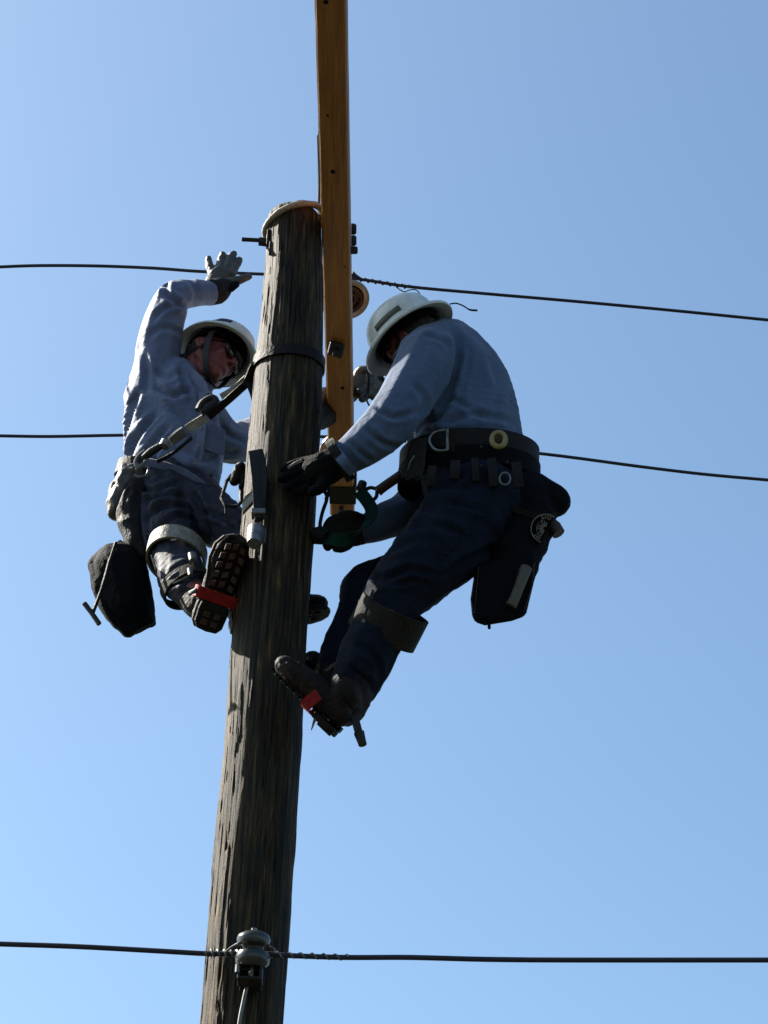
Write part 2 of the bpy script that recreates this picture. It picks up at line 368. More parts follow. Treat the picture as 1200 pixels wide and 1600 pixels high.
def on_pole(px, py, side=-1):      # a point on the camera side of the pole skin at this pixel
    y = -0.1
    for _ in range(8):
        p = P(px, py, y); dx = p.x - pole_x(p.z); r = pole_r(p.z)
        y = side * math.sqrt(max(r * r - dx * dx, 0.0002))
    return P(px, py, y)
def around(zc, slope_dir, slope, grow, n=72, a0=0, a1=360):   # loop round the pole, tilted
    out = []
    for k in range(n):
        an = R(a0 + (a1 - a0) * k / (n - 1 if a1 - a0 < 360 else n)); c_, s_ = math.cos(an), math.sin(an)
        z = zc + slope * (c_ * slope_dir.x + s_ * slope_dir.y)
        r = pole_r(z) + grow; out.append(Vector((pole_x(z) + c_ * r, s_ * r, z)))
    return out

# rope ring at the pole top
zr = P(459, 338, 0).z
lp = around(P(459, 350, 0).z, Vector((1, 0.1, 0)), 0.044, 0.006)
m = MB(); m.tube(lp, 0.0115, 12, closed=True)
m.tube([p + UP * (0.010 + 0.003 * math.sin(i * .7)) + (p - Vector((pole_x(p.z), 0, p.z))).normalized() * -0.004 for i, p in enumerate(lp)], 0.008, 10, closed=True)
m.build('rope_collar', 'rope', label='pale rope collar looped round the top of the wooden pole', cat='rope')

# through bolt, its washer and nuts
z0 = P(424, 378, -0.02)
bo = empty('through_bolt', z0, 'long threaded bolt sticking out of the pole just below its top', 'bolt')
bx = pole_x(z0.z)
bl = P(378, 374, -0.02); br = Vector((P(558, 388, 0).x, -0.02, bl.z - 0.01))
MB().tube([bl, bl + (br - bl) * .22, bl + (br - bl) * .45], 0.0075, 12).build('rod', 'steel_dark', bo)
d_ = (br - bl).normalized()
MB().tube([P(405, 377, -.02), P(416, 378.5, -.02)], 0.017, 6).build('nut', 'steel_dark', bo, smooth=False)
MB().box(P(419, 379, -.02), d_ * 0.004, Yv * 0.034, UP * 0.034).build('washer', 'steel_dark', bo, smooth=False, bevel=0.002)
MB().box(P(426, 388, -.055), X * 0.012, Yv * 0.006, UP * 0.03).build('clip', 'steel_dark', bo, smooth=False, bevel=0.002)
for q, (a, b, r) in enumerate((((549, 358), (556, 358), .020), ((549, 376), (556, 376), .019), ((548, 391), (558, 391), .014))):
    MB().tube([P(a[0], a[1], 0.02 + .02 * q), P(b[0] - 2, b[1], 0.02 + .02 * q), P(b[0] + 1, b[1], 0.02 + .02 * q)], [r, r, r * .75], 14).build('nut', 'steel_dark', bo)

# ---- crossarm: level, pointing over the camera
ZA = P(524, 380, 0).z
fa = PZ(534.5, 806, ZA); na = PZ(516, 0, ZA); da = (fa - na); da.z = 0; da.normalize()
mid = na + da * ((0 - na.y) / da.y); near = mid - da * 1.62; hw = 0.049; sd = Vector((da.y, -da.x, 0))
arm = empty('crossarm', mid, 'orange brown timber crossarm running up out of the picture beside the pole', 'crossarm')
m = MB(); L_ = (fa - near).length; n = 60
vs = []; ch = 0.006; H = 0.118
sec = [(-hw, ch), (-hw + ch, 0), (hw - ch, 0), (hw, ch), (hw, H - ch), (hw - ch, H), (-hw + ch, H), (-hw, H - ch)]
for i in range(n + 1):
    c = near + da * (L_ * i / n)
    wv = 0.0012 * noise.noise(Vector((i * .3, 0, 0)))
    for a, b in sec: vs.append(c + sd * (a + wv) + UP * b)
fs = [(i * 8 + k, i * 8 + (k + 1) % 8, (i + 1) * 8 + (k + 1) % 8, (i + 1) * 8 + k) for i in range(n) for k in range(8)] + [tuple(range(8))[::-1], tuple(n * 8 + k for k in range(8))]
m.add(vs, fs).build('timber', 'arm', arm)
for (px, py, r) in ((520, 268, 0.0075), (535, 606, 0.0070), (512, 180, 0.004), (509, 3, 0.0075), (538, 416, 0.003)):
    c = PZ(px, py, ZA); MB().lathe([(r, -0.003), (r, 0.01)], c, UP, 16).build('bolt_hole', 'black', arm)
c = PZ(525, 546, ZA - 0.014)
MB().box(c, sd * .026 + da * .012, da * 0.034 - sd * .006, UP * 0.009).build('washer_plate', 'steel_dark', arm, smooth=False, bevel=0.004)
MB().lathe([(.014, -.02), (.014, .0), (.006, .0), (.006, .02)], c - UP * .005, UP, 6).build('nut', 'steel_dark', arm, smooth=False)
c = PZ(533, 795, ZA - .012); MB().lathe([(.011, -.012), (.011, .006)], c, UP, 6).build('nut', 'steel_dark', arm, smooth=False)
MB().lathe([(.004, -.03), (.005, 0)], c, UP, 10).build('bolt_end', 'galv', arm)
c0 = PZ(535, 760, ZA); c1 = PZ(535.5, 787, ZA)
cc = (c0 + c1) / 2 + UP * (H / 2); hl = (c1 - c0).length / 2
MB().box(cc, sd * (hw + .004), da * hl, UP * (H / 2 + .004)).build('end_band', 'pad', arm, smooth=False, bevel=0.003)
c = PZ(497, 210, ZA + .05)
MB().tube([c, c + X * .03], .011, 6).build('bolt_head', 'steel_dark', arm, smooth=False)
br_ = [Vector((c.x + .006, c.y, c.z)), P(499, 290, 0.0), P(498.5, 345, -.03)]
MB().tube(vs_(catmull([tuple(p) for p in [P(497.5, 212, -.2), P(499, 270, -.08), P(498, 322, -.02), P(500, 345, 0.0)]], 6)), .0055, 8).build(
    'brace_cable', 'wire', None, label='thin dark cable hanging along the left edge of the crossarm to the pole top', cat='cable')

# ---- insulators on the crossarm
def bell(name, c, ax, r, label, pale):
    t = empty(name, c - ax * .02, label, 'insulator', 'insulators on the crossarm')
    pr = [(0.0, r * .55), (r * .35, r * .52), (r * .42, r * .30), (r * .75, r * .18), (r * .97, r * .02), (r, -r * .10), (r * .95, -r * .14), (r * .86, r * .10), (r * .72, r * .12), (r * .66, -r * .12), (r * .60, -r * .12), (r * .54, r * .16), (r * .42, r * .16), (r * .36, -r * .10), (r * .30, -r * .10), (r * .26, r * .22), (0, r * .22)]
    MB().lathe(pr, c, ax, 56).build('porcelain_shed', pale, t)
    MB().lathe([(r * .97, 0.004), (r * 1.015, -r * .05), (r * 1.0, -r * .13), (r * .90, -r * .16), (r * .76, -r * .10), (r * .74, -r * .02)], c, ax, 56, caps=False).build('rim', 'porcelain_pale', t)
    MB().lathe([(r * .10, -r * .45), (r * .13, -r * .1), (r * .15, r * .25)], c, ax, 16).build('pin', 'steel_dark', t)
    k = (c.y - near.y) / da.y; top = near + da * k; foot = Vector((top.x, c.y - .03, ZA + H - .01))
    MB().tube(vs_(catmull([tuple(foot), tuple(foot + UP * (c.z - foot.z) * .6 + Yv * .03), tuple(c + ax * r * .45)], 6)), .011, 10).build('bent_pin', 'steel_dark', t)
    MB().box(foot + UP * .012, sd * .03, da * .03, UP * .004).build('pin_base', 'steel_dark', t, smooth=False, bevel=.002)
    return t
bell('pin_insulator', P(544, 467, .70), V(-.22, .50, .84), 0.080, 'brown bell insulator with grey rim behind the crossarm next to the right lineman helmet', 'porcelain_brown')
bell('pin_insulator', P(538, 704, 1.50), V(-.05, .60, .80), 0.100, 'brown insulator behind the crossarm above the black glove', 'porcelain_brown')

# ---- wires
def wire(pts, z, r, label, ext=12, per=5, twist=0.0):
    ws = [PZ(px, py, z) for px, py in pts]
    line = vs_(catmull([tuple(p) for p in ws], per))
    a = ws[0] + (ws[0] - ws[1]).normalized() * ext; b = ws[-1] + (ws[-1] - ws[-2]).normalized() * ext
    line = [a] + line + [b]
    m = MB(); m.tube(line, r, 10)
    return m.build('overhead_wire', 'wire', label=label, cat='wire', group='overhead wires')
W1 = P(556, 437, .66); W2 = P(537, 692, 1.52); W3 = P(395, 1487, -.19)
wire([(0, 417), (60, 415), (150, 415.5), (240, 419), (310, 424), (415, 428.5), (500, 431), (560, 436), (640, 448), (760, 459), (900, 471), (1050, 485), (1200, 500)], W1.z, .0062, 'upper overhead wire touched by the raised glove')
wire([(0, 681), (80, 682), (190, 680), (300, 680), (420, 681), (508, 682.5), (537, 684), (640, 690), (838, 708), (1000, 729), (1100, 741), (1200, 750)], W2.z, .0068, 'middle overhead wire passing behind both linemen at waist height')
wire([(0, 1475), (120, 1479), (250, 1486), (322, 1490), (360, 1490), (395, 1489), (450, 1493), (540, 1496), (640, 1496), (760, 1499), (900, 1500), (1200, 1500)], W3.z, .0074, 'lowest overhead wire tied to the grey spool insulator')
# tie wraps on the upper wire
def helix(pts, z, r, turns, rr):
    a, b = PZ(*pts[0], z), PZ(*pts[1], z); t = (b - a).normalized(); e1 = t.cross(UP).normalized(); e2 = t.cross(e1)
    n = int(turns * 10); return [a.lerp(b, i / n) + (e1 * math.cos(i / 10 * 6.283) + e2 * math.sin(i / 10 * 6.283)) * rr for i in range(n + 1)]
m = MB(); m.tube(helix(((560, 436), (640, 448.5)), W1.z, 0, 7, .0078), .0026, 6)
m.tube([PZ(548, 426, W1.z), PZ(556, 433, W1.z), PZ(566, 437, W1.z)], [.012, .011, .005], 8)
m.tube(vs_(catmull([tuple(PZ(*q, W1.z)) for q in ((618, 447), (624, 452), (632, 456), (640, 453), (650, 453), (656, 459))], 4)), .0022, 6)
m.build('tie_wire', 'wire', label='loose tie wire wrapped on the upper wire above the right helmet', cat='tie wire')
m = MB(); m.tube(helix(((322, 1489), (372, 1490)), W3.z, 0, 5, .0088), .0035, 6); m.tube(helix(((418, 1491), (545, 1496)), W3.z, 0, 7, .007), .003, 6)
m.tube(vs_(catmull([tuple(P(*q)) for q in ((352, 1488, -.19), (362, 1480, -.2), (374, 1474, -.22), (382, 1478, -.24))], 4)), .0035, 6)
m.tube(vs_(catmull([tuple(P(*q)) for q in ((418, 1478, -.2), (428, 1482, -.19), (432, 1489, -.19))], 4)), .003, 6)
m.build('tie_wire', 'steel', label='tie wire wound on the lowest wire beside the spool insulator', cat='tie wire')

# ---- spool insulator on the lower pole
sc_ = P(395, 1490, -.215); t = empty('spool_insulator', sc_ - UP * .1, 'grey two lobed spool insulator in a clevis on the lower pole', 'insulator')
pr = [(0, .050), (.030, .049), (.046, .040), (.051, .028), (.047, .014), (.032, .006), (.030, -.002), (.045, -.008), (.052, -.022), (.050, -.040), (.040, -.050), (.020, -.052), (0, -.052)]
sax = V(.03, .80, .35)
MB().lathe([(a * .92, b * .98) for a, b in pr], sc_ + UP * .012, sax, 48).build('porcelain_spool', 'porcelain_grey', t)
cl = MB(); c = P(391, 1522, -.20)
for s in (-1, 1): cl.box(c + X * s * .030 + UP * .012, X * .004, Yv * .030, UP * .036)
cl.box(c - UP * .022, X * .034, Yv * .030, UP * .004); cl.box(c + Yv * .045, X * .03, Yv * .03, UP * .02)
cl.build('clevis', 'steel_dark', t, smooth=False, bevel=.003)
MB().tube([sc_ - sax * .075, sc_ + sax * .07], .008, 12).build('spindle', 'steel', t)
MB().tube([c + Vector((-.034, -.03, -.01)), c + Vector((-.034, -.03, .012))], .007, 8).build('bolt', 'galv', t)
MB().tube([P(391, 1519, -.235), P(391, 1521.5, -.24)], .006, 8).build('bolt', 'galv', t)
MB().tube(vs_(catmull([tuple(P(*q)) for q in ((387, 1535, -.17), (380, 1566, -.165), (373, 1605, -.162), (366, 1680, -.162), (352, 1800, -.165))], 5)), .0055, 10).build(
    'ground_rod_wire', 'galv', label='thin bright metal conductor running down the pole from the clevis', cat='conductor')

# ---- block and bolt on the left of the pole, about waist high
hb = empty('pole_bracket', P(402, 800, -.13), 'dark flat bracket with bolts on the left side of the pole at waist height', 'bracket')
pc = [P(388, 704, -.175), P(410, 700, -.150), P(418, 745, -.145), P(414, 797, -.145), P(396, 797, -.165), P(393, 745, -.17)]
MB().prism(pc, Vector((0.006, .035, 0))).build('plate', 'steel_dark', hb, smooth=False, bevel=.003)
MB().prism([P(383, 775, -.14), P(396, 765, -.145), P(396, 782, -.145), P(379, 800, -.13), P(378, 786, -.13)], Vector((0.0, .02, 0))).build('pale_tape', 'webbing_light', hb, smooth=False)
MB().box(P(404, 803, -.155), X * .022, Yv * .02, UP * .009).build('washer', 'galv', hb, smooth=False, bevel=.002)
MB().tube([P(404, 798, -.15), P(404, 812, -.155)], .014, 6).build('nut', 'steel_dark', hb, smooth=False)
a = P(400, 838, -.17)
MB().tube([a + Vector((-.004, -.01, -.035)), a + Vector((0, 0, 0.0)), a + Vector((.0, .01, .028)), a + Vector((0, .02, .036))], [.022, .029, .029, .020], 20).build('bolt_cap', 'steel', hb)
MB().box(P(414, 838, -.16), X * .003, Yv * .01, UP * .028).build('side_lug', 'steel', hb, smooth=False, bevel=.002)

# ================================================================== FIGURE BUILDERS
def head_prims(c, F, U):
    F = F.normalized(); U = (U - F * U.dot(F)).normalized(); Rt = F.cross(U).normalized()
    def q(f, r, u): return c + F * f + Rt * r + U * u
    o = [ell(q(-.012, 0, .035), F * .096, Rt * .076, U * .086), ell(q(.018, 0, -.03), F * .072, Rt * .060, U * .075)]
    o += wchain([(*q(.03, 0, -.075), .042), (*q(.062, 0, -.092), .024)])                     # jaw, chin
    for s in (-1, 1):
        o += wchain([(*q(-.005, s * .052, -.040), .020), (*q(.05, s * .022, -.088), .020)])    # jaw line
        o.append(ell(q(.062, s * .034, -.012), F * .022, Rt * .020, U * .020))                # cheek
        o += wchain([(*q(.083, s * .012, .025), .010), (*q(.074, s * .048, .022), .010)])     # brow
        o.append(ell(q(-.008, s * .078, -.002), F * .018, Rt * .008, U * .030))               # ear
        o += wchain([(*q(.002, s * .074, .024), .007), (*q(-.016, s * .086, .018), .006), (*q(-.022, s * .088, -.004), .006), (*q(-.004, s * .078, -.028), .006)])
        o.append(ball(q(.090, s * .013, -.031), .0085))                                       # nostril wing
    o += wchain([(*q(.086, 0, .018), .010), (*q(.100, 0, -.008), .011), (*q(.110, 0, -.026), .0125)])
    o += wchain([(*q(.076, -.022, -.056), .008), (*q(.090, 0, -.053), .0085), (*q(.076, .022, -.056), .008)])
    o += wchain([(*q(.074, -.020, -.066), .008), (*q(.087, 0, -.067), .009), (*q(.074, .020, -.066), .008)])
    return o, q, F, Rt, U

def helmet(parent, c, U, F, sx=1.0, sticker=None, strap=True, brim_w=0.040):
    U = U.normalized(); F = (F - U * F.dot(U)).normalized(); Rt = F.cross(U)
    def q(f, r, u): return c + F * f + Rt * r + U * u
    a, b, h = 0.128 * sx, 0.108 * sx, 0.118 * sx
    m = MB(); seg = 72; vs = []; fs = []
    prof = [(1.0 + brim_w / .115, -.010), (1.0 + brim_w / .115 - .01, -.0135), (1.18, -.006), (1.03, .000), (0.985, .010), (0.965, .030), (.93, .055), (.85, .080), (.70, .100), (.48, .113), (.22, .1185), (0.001, .120)]
    outer = [(1.0 + brim_w / .115 + .01, -.008), (1.0 + brim_w / .115, -.003), (1.2, .000), (1.07, .007), (1.03, .018), (1.01, .038), (.975, .062), (.89, .088), (.735, .108), (.51, .121), (.24, .126), (0.001, .1275)]
    allp = prof[::-1] + outer
    for (rr, hh) in allp:
        for k in range(seg):
            an = 2 * math.pi * k / seg; ridge = 0.0
            if hh > .05 and rr < 1.0: ridge = .0035 * max(0, 1 - abs(math.sin(an)) * 5 * max(rr, .3)) * (hh / .12)
            ff = math.cos(an) * rr * a * (1.02 if math.cos(an) > 0 and rr > 1.1 else 1); vs.append(q(ff, math.sin(an) * rr * b, (hh + ridge) * h / .118 - (0.006 * abs(math.cos(an)) if rr > 1.15 else 0)))
    n = len(allp)
    for i in range(n - 1):
        for k in range(seg):
            k2 = (k + 1) % seg; fs.append((i * seg + k, i * seg + k2, (i + 1) * seg + k2, (i + 1) * seg + k))
    sh = m.add(vs, fs).build('helmet', 'helmet', parent)
    m = MB(); ring = [q(math.cos(k / 40 * 6.283) * a * .88, math.sin(k / 40 * 6.283) * b * .88, -.002) for k in range(40)]
    m.ribbon(ring, .034, .003, U, closed=True); m.build('headband', 'black', sh)
    for s in range(3):
        an = math.pi * s / 3 + .3; pts = [q(math.cos(an) * a * .88 * math.cos(t), math.sin(an) * b * .88 * math.cos(t), .01 + .085 * math.sin(t)) for t in np.linspace(0, math.pi, 14)]
        MB().ribbon(pts, .018, .002, F * -math.sin(an) + Rt * math.cos(an)).build('crown_strap', 'black', sh)
    if sticker:
        for (a0, a1, h0, h1, mt) in sticker:
            vs = []; K = 10
            for hh in (h0, h1):
                for k in range(K + 1):
                    an = R(a0 + (a1 - a0) * k / K); rr = np.interp(hh, [.018, .038, .062, .088, .108], [1.045, 1.025, .99, .905, .75])
                    vs.append(q(math.cos(an) * rr * a, math.sin(an) * rr * b, hh * h / .118))
            fs = [(k, k + 1, K + 2 + k, K + 1 + k) for k in range(K)]
            mm = MB().add(vs, fs); o = mm.build('sticker', mt, sh); so_ = o.modifiers.new('t', 'SOLIDIFY'); so_.thickness = .0012; so_.offset = 0
    return sh

def boot(parent, heel, toe, upd, shaft, side=1, wf=1.0, red=True, mat='leather_brown', lug='lug', shank_to=None, red_where=.40):
    Xl = (toe - heel); L = Xl.length; Xl.normalize(); Z = (upd - Xl * upd.dot(Xl)).normalized(); Yl = Z.cross(Xl)
    def q(x, y, z): return heel + Xl * (x * L) + Yl * (y * wf) + Z * z
    prims = wchain([(*q(.10, 0, .045), .040 * wf, .040), (*q(.30, 0, .050), .040 * wf, .040), (*q(.55, 0, .050), .043 * wf, .040), (*q(.75, 0, .043), .046 * wf, .036), (*q(.90, 0, .039), .037 * wf, .032)], ref=Z)
    sh = [(*q(.16, 0, .05), .044), (*q(.20, 0, .10), .045)] + shaft
    prims += wchain(sh)
    up_ = skin('boot', prims, mat, parent, voxel=.0045, smooth=4, fold=[(.0016, 30, Yl, .4)])
    prof = [(-.02, 0), (-.01, .026), (.05, .036), (.2, .038), (.38, .034), (.52, .040), (.70, .050), (.85, .048), (.95, .034), (1.0, .012)]
    pl = [(x, y * side * 1.0 + .003 * side) for x, y in prof] + [(x, -y * (1.0 if x < .5 else .92)) for x, y in prof[::-1]]
    s = MB(); s.prism([q(x, y, 0.004) for x, y in pl], Z * .018); s.build('sole', 'rubber', up_, smooth=False, bevel=.004)
    hp = [(-.02, 0), (-.01, .024), (.05, .034), (.2, .036), (.27, .034)]
    s = MB(); s.prism([q(x, y, -.016) for x, y in hp + [(x, -y) for x, y in hp[::-1]]], Z * .0205); s.build('heel_block', 'rubber', up_, smooth=False, bevel=.004)
    lg = MB(); hg = MB()
    for i, x in enumerate((.46, .56, .66, .76, .86)):
        for y in (-.024, -.002, .021):
            lg.box(q(x + (.02 if y == -.002 else 0), y * (1 if x < .8 else .8), .001), Xl * .0095, Yl * .0085 + Xl * .003 * (1 if y < 0 else -1), Z * .0042)
    for x in (.07, .15):
        for y in (-.014, .012): hg.box(q(x, y, -.018), Xl * .009, Yl * .010, Z * .004)
    lg.build('sole_tread', lug, up_, smooth=False, bevel=.0015); hg.build('heel_tread', lug, up_, smooth=False, bevel=.0015)
    # climbing iron: stirrup under the arch, shank, straps and spike
    ir = MB(); yw = .052
    pts = [q(red_where - .02, -yw, .045), q(red_where - .01, -yw, .03), q(red_where, -yw, .000), q(red_where, -yw * .8, -.010), q(red_where, 0, -.012), q(red_where, yw * .8, -.010), q(red_where, yw, .000), q(red_where - .01, yw, .03), q(red_where - .02, yw, .045)]
    iron = MB().ribbon(vs_(catmull([tuple(p) for p in pts], 4)), .036, .005, Xl).build('stirrup', 'red' if red else 'steel_dark', up_)
    MB().ribbon([q(.2 + .055 / L * math.cos(t) + .02, .050 / wf * math.sin(t), .105 + .01 * math.cos(t)) for t in np.linspace(0, 6.283, 25)[:-1]], .022, .004, Z, closed=True).build('ankle_strap', 'leather_dark', up_)
    sp = q(red_where, side * yw, .005)
    MB().tube([q(red_where - .08, side * (yw + .003), .09), sp, q(red_where - .06, side * (yw + .020), -.045)], [.007, .008, .0015], 8).build('gaff_spike', 'steel', up_)
    return up_, q

def glove(parent, palm, fingers, mat, voxel=.0035, extra=None):
    pr = chain(palm)
    for f in fingers: pr += chain(f)
    return skin('glove', pr, mat, parent, voxel=voxel, smooth=2, fold=[(.0012, 45, rgt, .5)])

def band(c, ax, e1, a, e2, b, h, th, mat, name, parent, seg=72, wav=0.0, **k):
    ax = ax.normalized(); pts = []
    for i in range(seg):
        an = 2 * math.pi * i / seg; pts.append(c + e1 * (a * math.cos(an)) + e2 * (b * math.sin(an)) + ax * (wav * math.sin(an * 3)))
    return MB().ribbon(pts, h, th, ax, closed=True).build(name, mat, parent, **k)

def person(name, prims, label):
    return skin(name, prims, 'skin', None, voxel=.0045, smooth=3, label=label, cat='person')

# ================================================================== RIGHT LINEMAN
B_torso = [(742, 745, -.04, 88, .155), (735, 700, -.04, 88, .165), (727, 640, -.03, 85, .17), (713, 590, -.03, 75, .175), (700, 560, -.03, 58, .165)]
B_armL = [(668, 562, -.17, 50), (642, 608, -.21, 46), (608, 660, -.24, 41), (570, 694, -.24, 35), (538, 715, -.23, 28)]
B_armR = [(690, 560, .13, 46), (672, 650, .2, 38), (668, 740, .2, 36), (640, 795, .15, 34), (600, 815, .10, 29), (568, 828, .08, 22)]
B_pelvis = [(746, 742, -.04, 84, .15), (752, 775, -.04, 86, .155), (752, 805, -.04, 78, .15)]
B_legL = [(745, 790, -.10, 80), (697, 850, -.16, 69), (650, 896, -.20, 59), (616, 932, -.20, 51), (595, 975, -.20, 46), (572, 1028, -.19, 44), (556, 1066, -.18, 38)]
B_legR = [(725, 805, .06, 70), (666, 872, .12, 40), (606, 896, .14, 31), (563, 917, .12, 30), (555, 950, .11, 27), (532, 1000, .10, 24), (512, 1048, .10, 21)]
hc = P(640, 528, -.10); BU = V(-.51, .73, .45); BF = V(-.75, -.71, .30)
hp, hq, HF, HR, HU = head_prims(hc - BU * .035, BF, BU)
pr = hp + wchain([(*(hc - BU * .03 - HF * .03), .058), (*P(672, 545, -.06), .060), (*P(690, 580, -.04), .08)])
for ch in (B_torso, B_pelvis, B_armL, B_armR, B_legL, B_legR): pr += chain(ch, grow=-.022)
pr += chain([(530, 720, -.24, 16), (500, 735, -.2, 15)], 0) + chain([(560, 830, .08, 13), (538, 834, .06, 12)], 0) + chain([(550, 1075, -.18, 24), (535, 1115, -.18, 20)])
B = person('person', pr, 'lineman right of the pole in blue shirt and jeans leaning in')
side_ = V(.3, .2, .9)
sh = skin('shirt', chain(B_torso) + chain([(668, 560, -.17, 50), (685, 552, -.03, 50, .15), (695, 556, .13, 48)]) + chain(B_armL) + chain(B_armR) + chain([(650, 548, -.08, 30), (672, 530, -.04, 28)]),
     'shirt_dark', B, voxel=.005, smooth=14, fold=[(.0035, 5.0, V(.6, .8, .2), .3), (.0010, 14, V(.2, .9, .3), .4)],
     creases=[([(704, 512), (718, 545), (708, 600), (690, 640), (664, 675)], .017, 5.5), ([(724, 528), (732, 565), (716, 625)], .007, 5), ([(586, 636), (615, 652), (652, 640)], .009, 4.5),
              ([(572, 668), (598, 692), (630, 698)], .010, 4.5), ([(548, 688), (562, 706), (585, 722)], .007, 4), ([(644, 596), (662, 625), (652, 655)], .007, 5),
              ([(690, 664), (740, 648), (800, 658)], .008, 5), ([(664, 672), (700, 676), (760, 670)], .007, 4), ([(640, 700), (658, 664), (700, 646)], .009, 5), ([(764, 556), (778, 600), (774, 645)], .006, 6),
              ([(660, 524), (690, 532), (706, 548)], .005, 4), ([(768, 660), (720, 630), (700, 622)], .007, 5)])
# collar
MB().ribbon(pline([(612, 585, -.13), (622, 556, -.17), (645, 530, -.17), (672, 520, -.12), (690, 522, -.04)], 6), .030, .006, V(.3, .9, .1)).build('collar', 'shirt_dark', sh)
MB().ribbon(pline([(521, 700, -.265), (530, 712, -.30), (541, 726, -.30), (552, 738, -.26)], 5), .032, .006, V(-.75, -.6, 0)).build('cuff', 'shirt_dark', sh)
jn = skin('jeans', chain(B_pelvis) + chain(B_legL) + chain(B_legR), 'jeans', B, voxel=.005, smooth=12, fold=[(.005, 8, V(.7, -.5, .3), .3), (.0022, 20, V(.8, -.2, 0), .4)],
     creases=[([(650, 800), (700, 786), (760, 800)], .010, 5), ([(622, 834), (672, 820), (730, 838)], .009, 5), ([(572, 898), (600, 906), (642, 890), (690, 902)], .012, 5), ([(588, 914), (625, 912), (650, 905)], .009, 4),
              ([(690, 905), (722, 880), (760, 862), (800, 850)], .012, 6), ([(786, 772), (712, 850), (648, 918)], -.0045, 2.6), ([(556, 1000), (588, 1032), (592, 1062)], .009, 5), ([(536, 1036), (566, 1058), (580, 1072)], .008, 4.5),
              ([(668, 770), (700, 760), (740, 764)], .008, 4.5), ([(640, 1000), (618, 1030), (600, 1066)], -.004, 2.5), ([(600, 870), (630, 850), (660, 846)], .008, 5)])
helmet(B, hc + BU * .012, BU, BF, 1.0, sticker=[(-118, -68, .030, .052, 'sticker')])
# hair and beard
skin('hair', [ell(hc - BU * .02 - HF * .02, HF * .094, HR * .083, HU * .055)] + wchain([(*(hc - BU * .07 - HF * .055 + HR * .0), .035), (*(hc - BU * .05 - HF * .07), .03)]) , 'hair', B, voxel=.004, smooth=2, fold=[(.002, 40, HU, .3)])
skin('beard', wchain([(*hq(.01, -.058, -.03), .018), (*hq(.05, -.035, -.085), .024), (*hq(.075, 0, -.10), .026), (*hq(.05, .035, -.085), .024), (*hq(.01, .058, -.03), .018)]), 'hair', B, voxel=.004, smooth=2, fold=[(.002, 50, HU, .3)])
# gloves
gB = glove(B, [(530, 720, -.235, 26, .040), (508, 732, -.215, 29, .036), (490, 742, -.19, 27, .030)],
      [[(498, 720, -.20, 10), (476, 722, -.17, 9.5), (456, 728, -.165, 8.5), (444, 734, -.165, 7)],
       [(492, 732, -.19, 11), (470, 736, -.17, 10), (452, 743, -.165, 8.5), (441, 748, -.16, 7)],
       [(490, 745, -.18, 11), (472, 750, -.16, 9.5), (458, 757, -.155, 8), (450, 762, -.15, 6.5)],
       [(492, 757, -.17, 10), (480, 763, -.155, 9), (470, 768, -.15, 7.5), (462, 768, -.15, 6)],
       [(512, 745, -.21, 12), (500, 762, -.21, 10), (488, 768, -.2, 8.5)]], 'black')
band(P(531, 719, -.24), V(-.80, -.45, 0), V(-.45, .80, 0), .069, V(0, 0, 1), .066, .030, .008, 'leather_dark', 'gauntlet', gB)
for a, b in (((450, 731), (472, 719)), ((478, 717), (498, 711))): 
    MB().ribbon(pline([(*a, -.188), ((a[0] + b[0]) / 2, (a[1] + b[1]) / 2 - 1, -.192), (*b, -.2)], 4), .009, .003, V(.4, .9, -.2)).build('knuckle_highlight', 'webbing_light', gB)  # pale strips laid on as painted sunlight along the knuckles
glove(B, [(575, 826, .09, 23, .035), (552, 830, .06, 25, .032), (535, 834, .04, 22, .028)],
      [[(540, 815, .04, 10), (526, 812, .01, 9.5), (515, 818, -.01, 8.5), (510, 826, .0, 7)],
       [(534, 828, .02, 10), (520, 826, .0, 9.5), (508, 834, -.01, 8.5), (506, 842, .0, 7)],
       [(534, 840, .02, 10), (522, 842, .0, 9.5), (512, 849, .0, 8), (512, 855, .01, 6.5)],
       [(545, 848, .04, 10), (536, 855, .02, 8.5), (526, 857, .02, 7)],
       [(562, 812, .05, 11), (548, 806, .02, 9.5), (534, 806, .01, 8)]], 'pad')
# near boot
hl, te = P(524, 1143, -.205), P(436, 1042, -.215)
s1, s2 = P(548, 1085, -.18), P(556, 1062, -.18)
boot(B, hl, P(421, 1046, -.22), V(.62, .72, .10), [(*P(540, 1105, -.185), .058), (*s1, .068), (*s2, .062)], side=-1, wf=1.15, mat='boot_leather', lug='rubber', red_where=.36)
boot(B, P(522, 1100, .12), P(470, 1040, .17), V(.6, .75, .1), [(*P(512, 1070, .11), .045), (*P(512, 1050, .10), .042)], mat='leather_dark', red_where=.4)
ir = empty('climbing_iron', P(566, 1150, -.19), 'dark climbing iron shank ending below the right lineman heel', 'climbing iron')
MB().ribbon(pline([(548, 1100, -.215), (556, 1128, -.21), (562, 1150, -.20), (567, 1164, -.20)], 4), .022, .012, V(.9, -.3, 0)).build('shank', 'steel_dark', ir)
MB().tube([P(561, 1145, -.2), P(567, 1164, -.2)], [.016, .012], 10).build('ferrule', 'steel_dark', ir)
# knee pad
kc = P(607, 972, -.20)
kp = band(kc, V(-.45, -.88, .1), V(.90, -.42, 0), .103, V(.0, .1, 1), .108, .100, .010, 'pad', 'calf_pad', B)
MB().ribbon(pline([(583, 922, -.302), (576, 945, -.310), (568, 968, -.310)], 4), .007, .005, V(1, 0, 0)).build('strap_edge', 'pad', kp)
MB().lathe([(0, -.004), (.006, -.003), (.006, .003)], P(568, 970, -.32), fwd, 12).build('rivet', 'galv', kp)
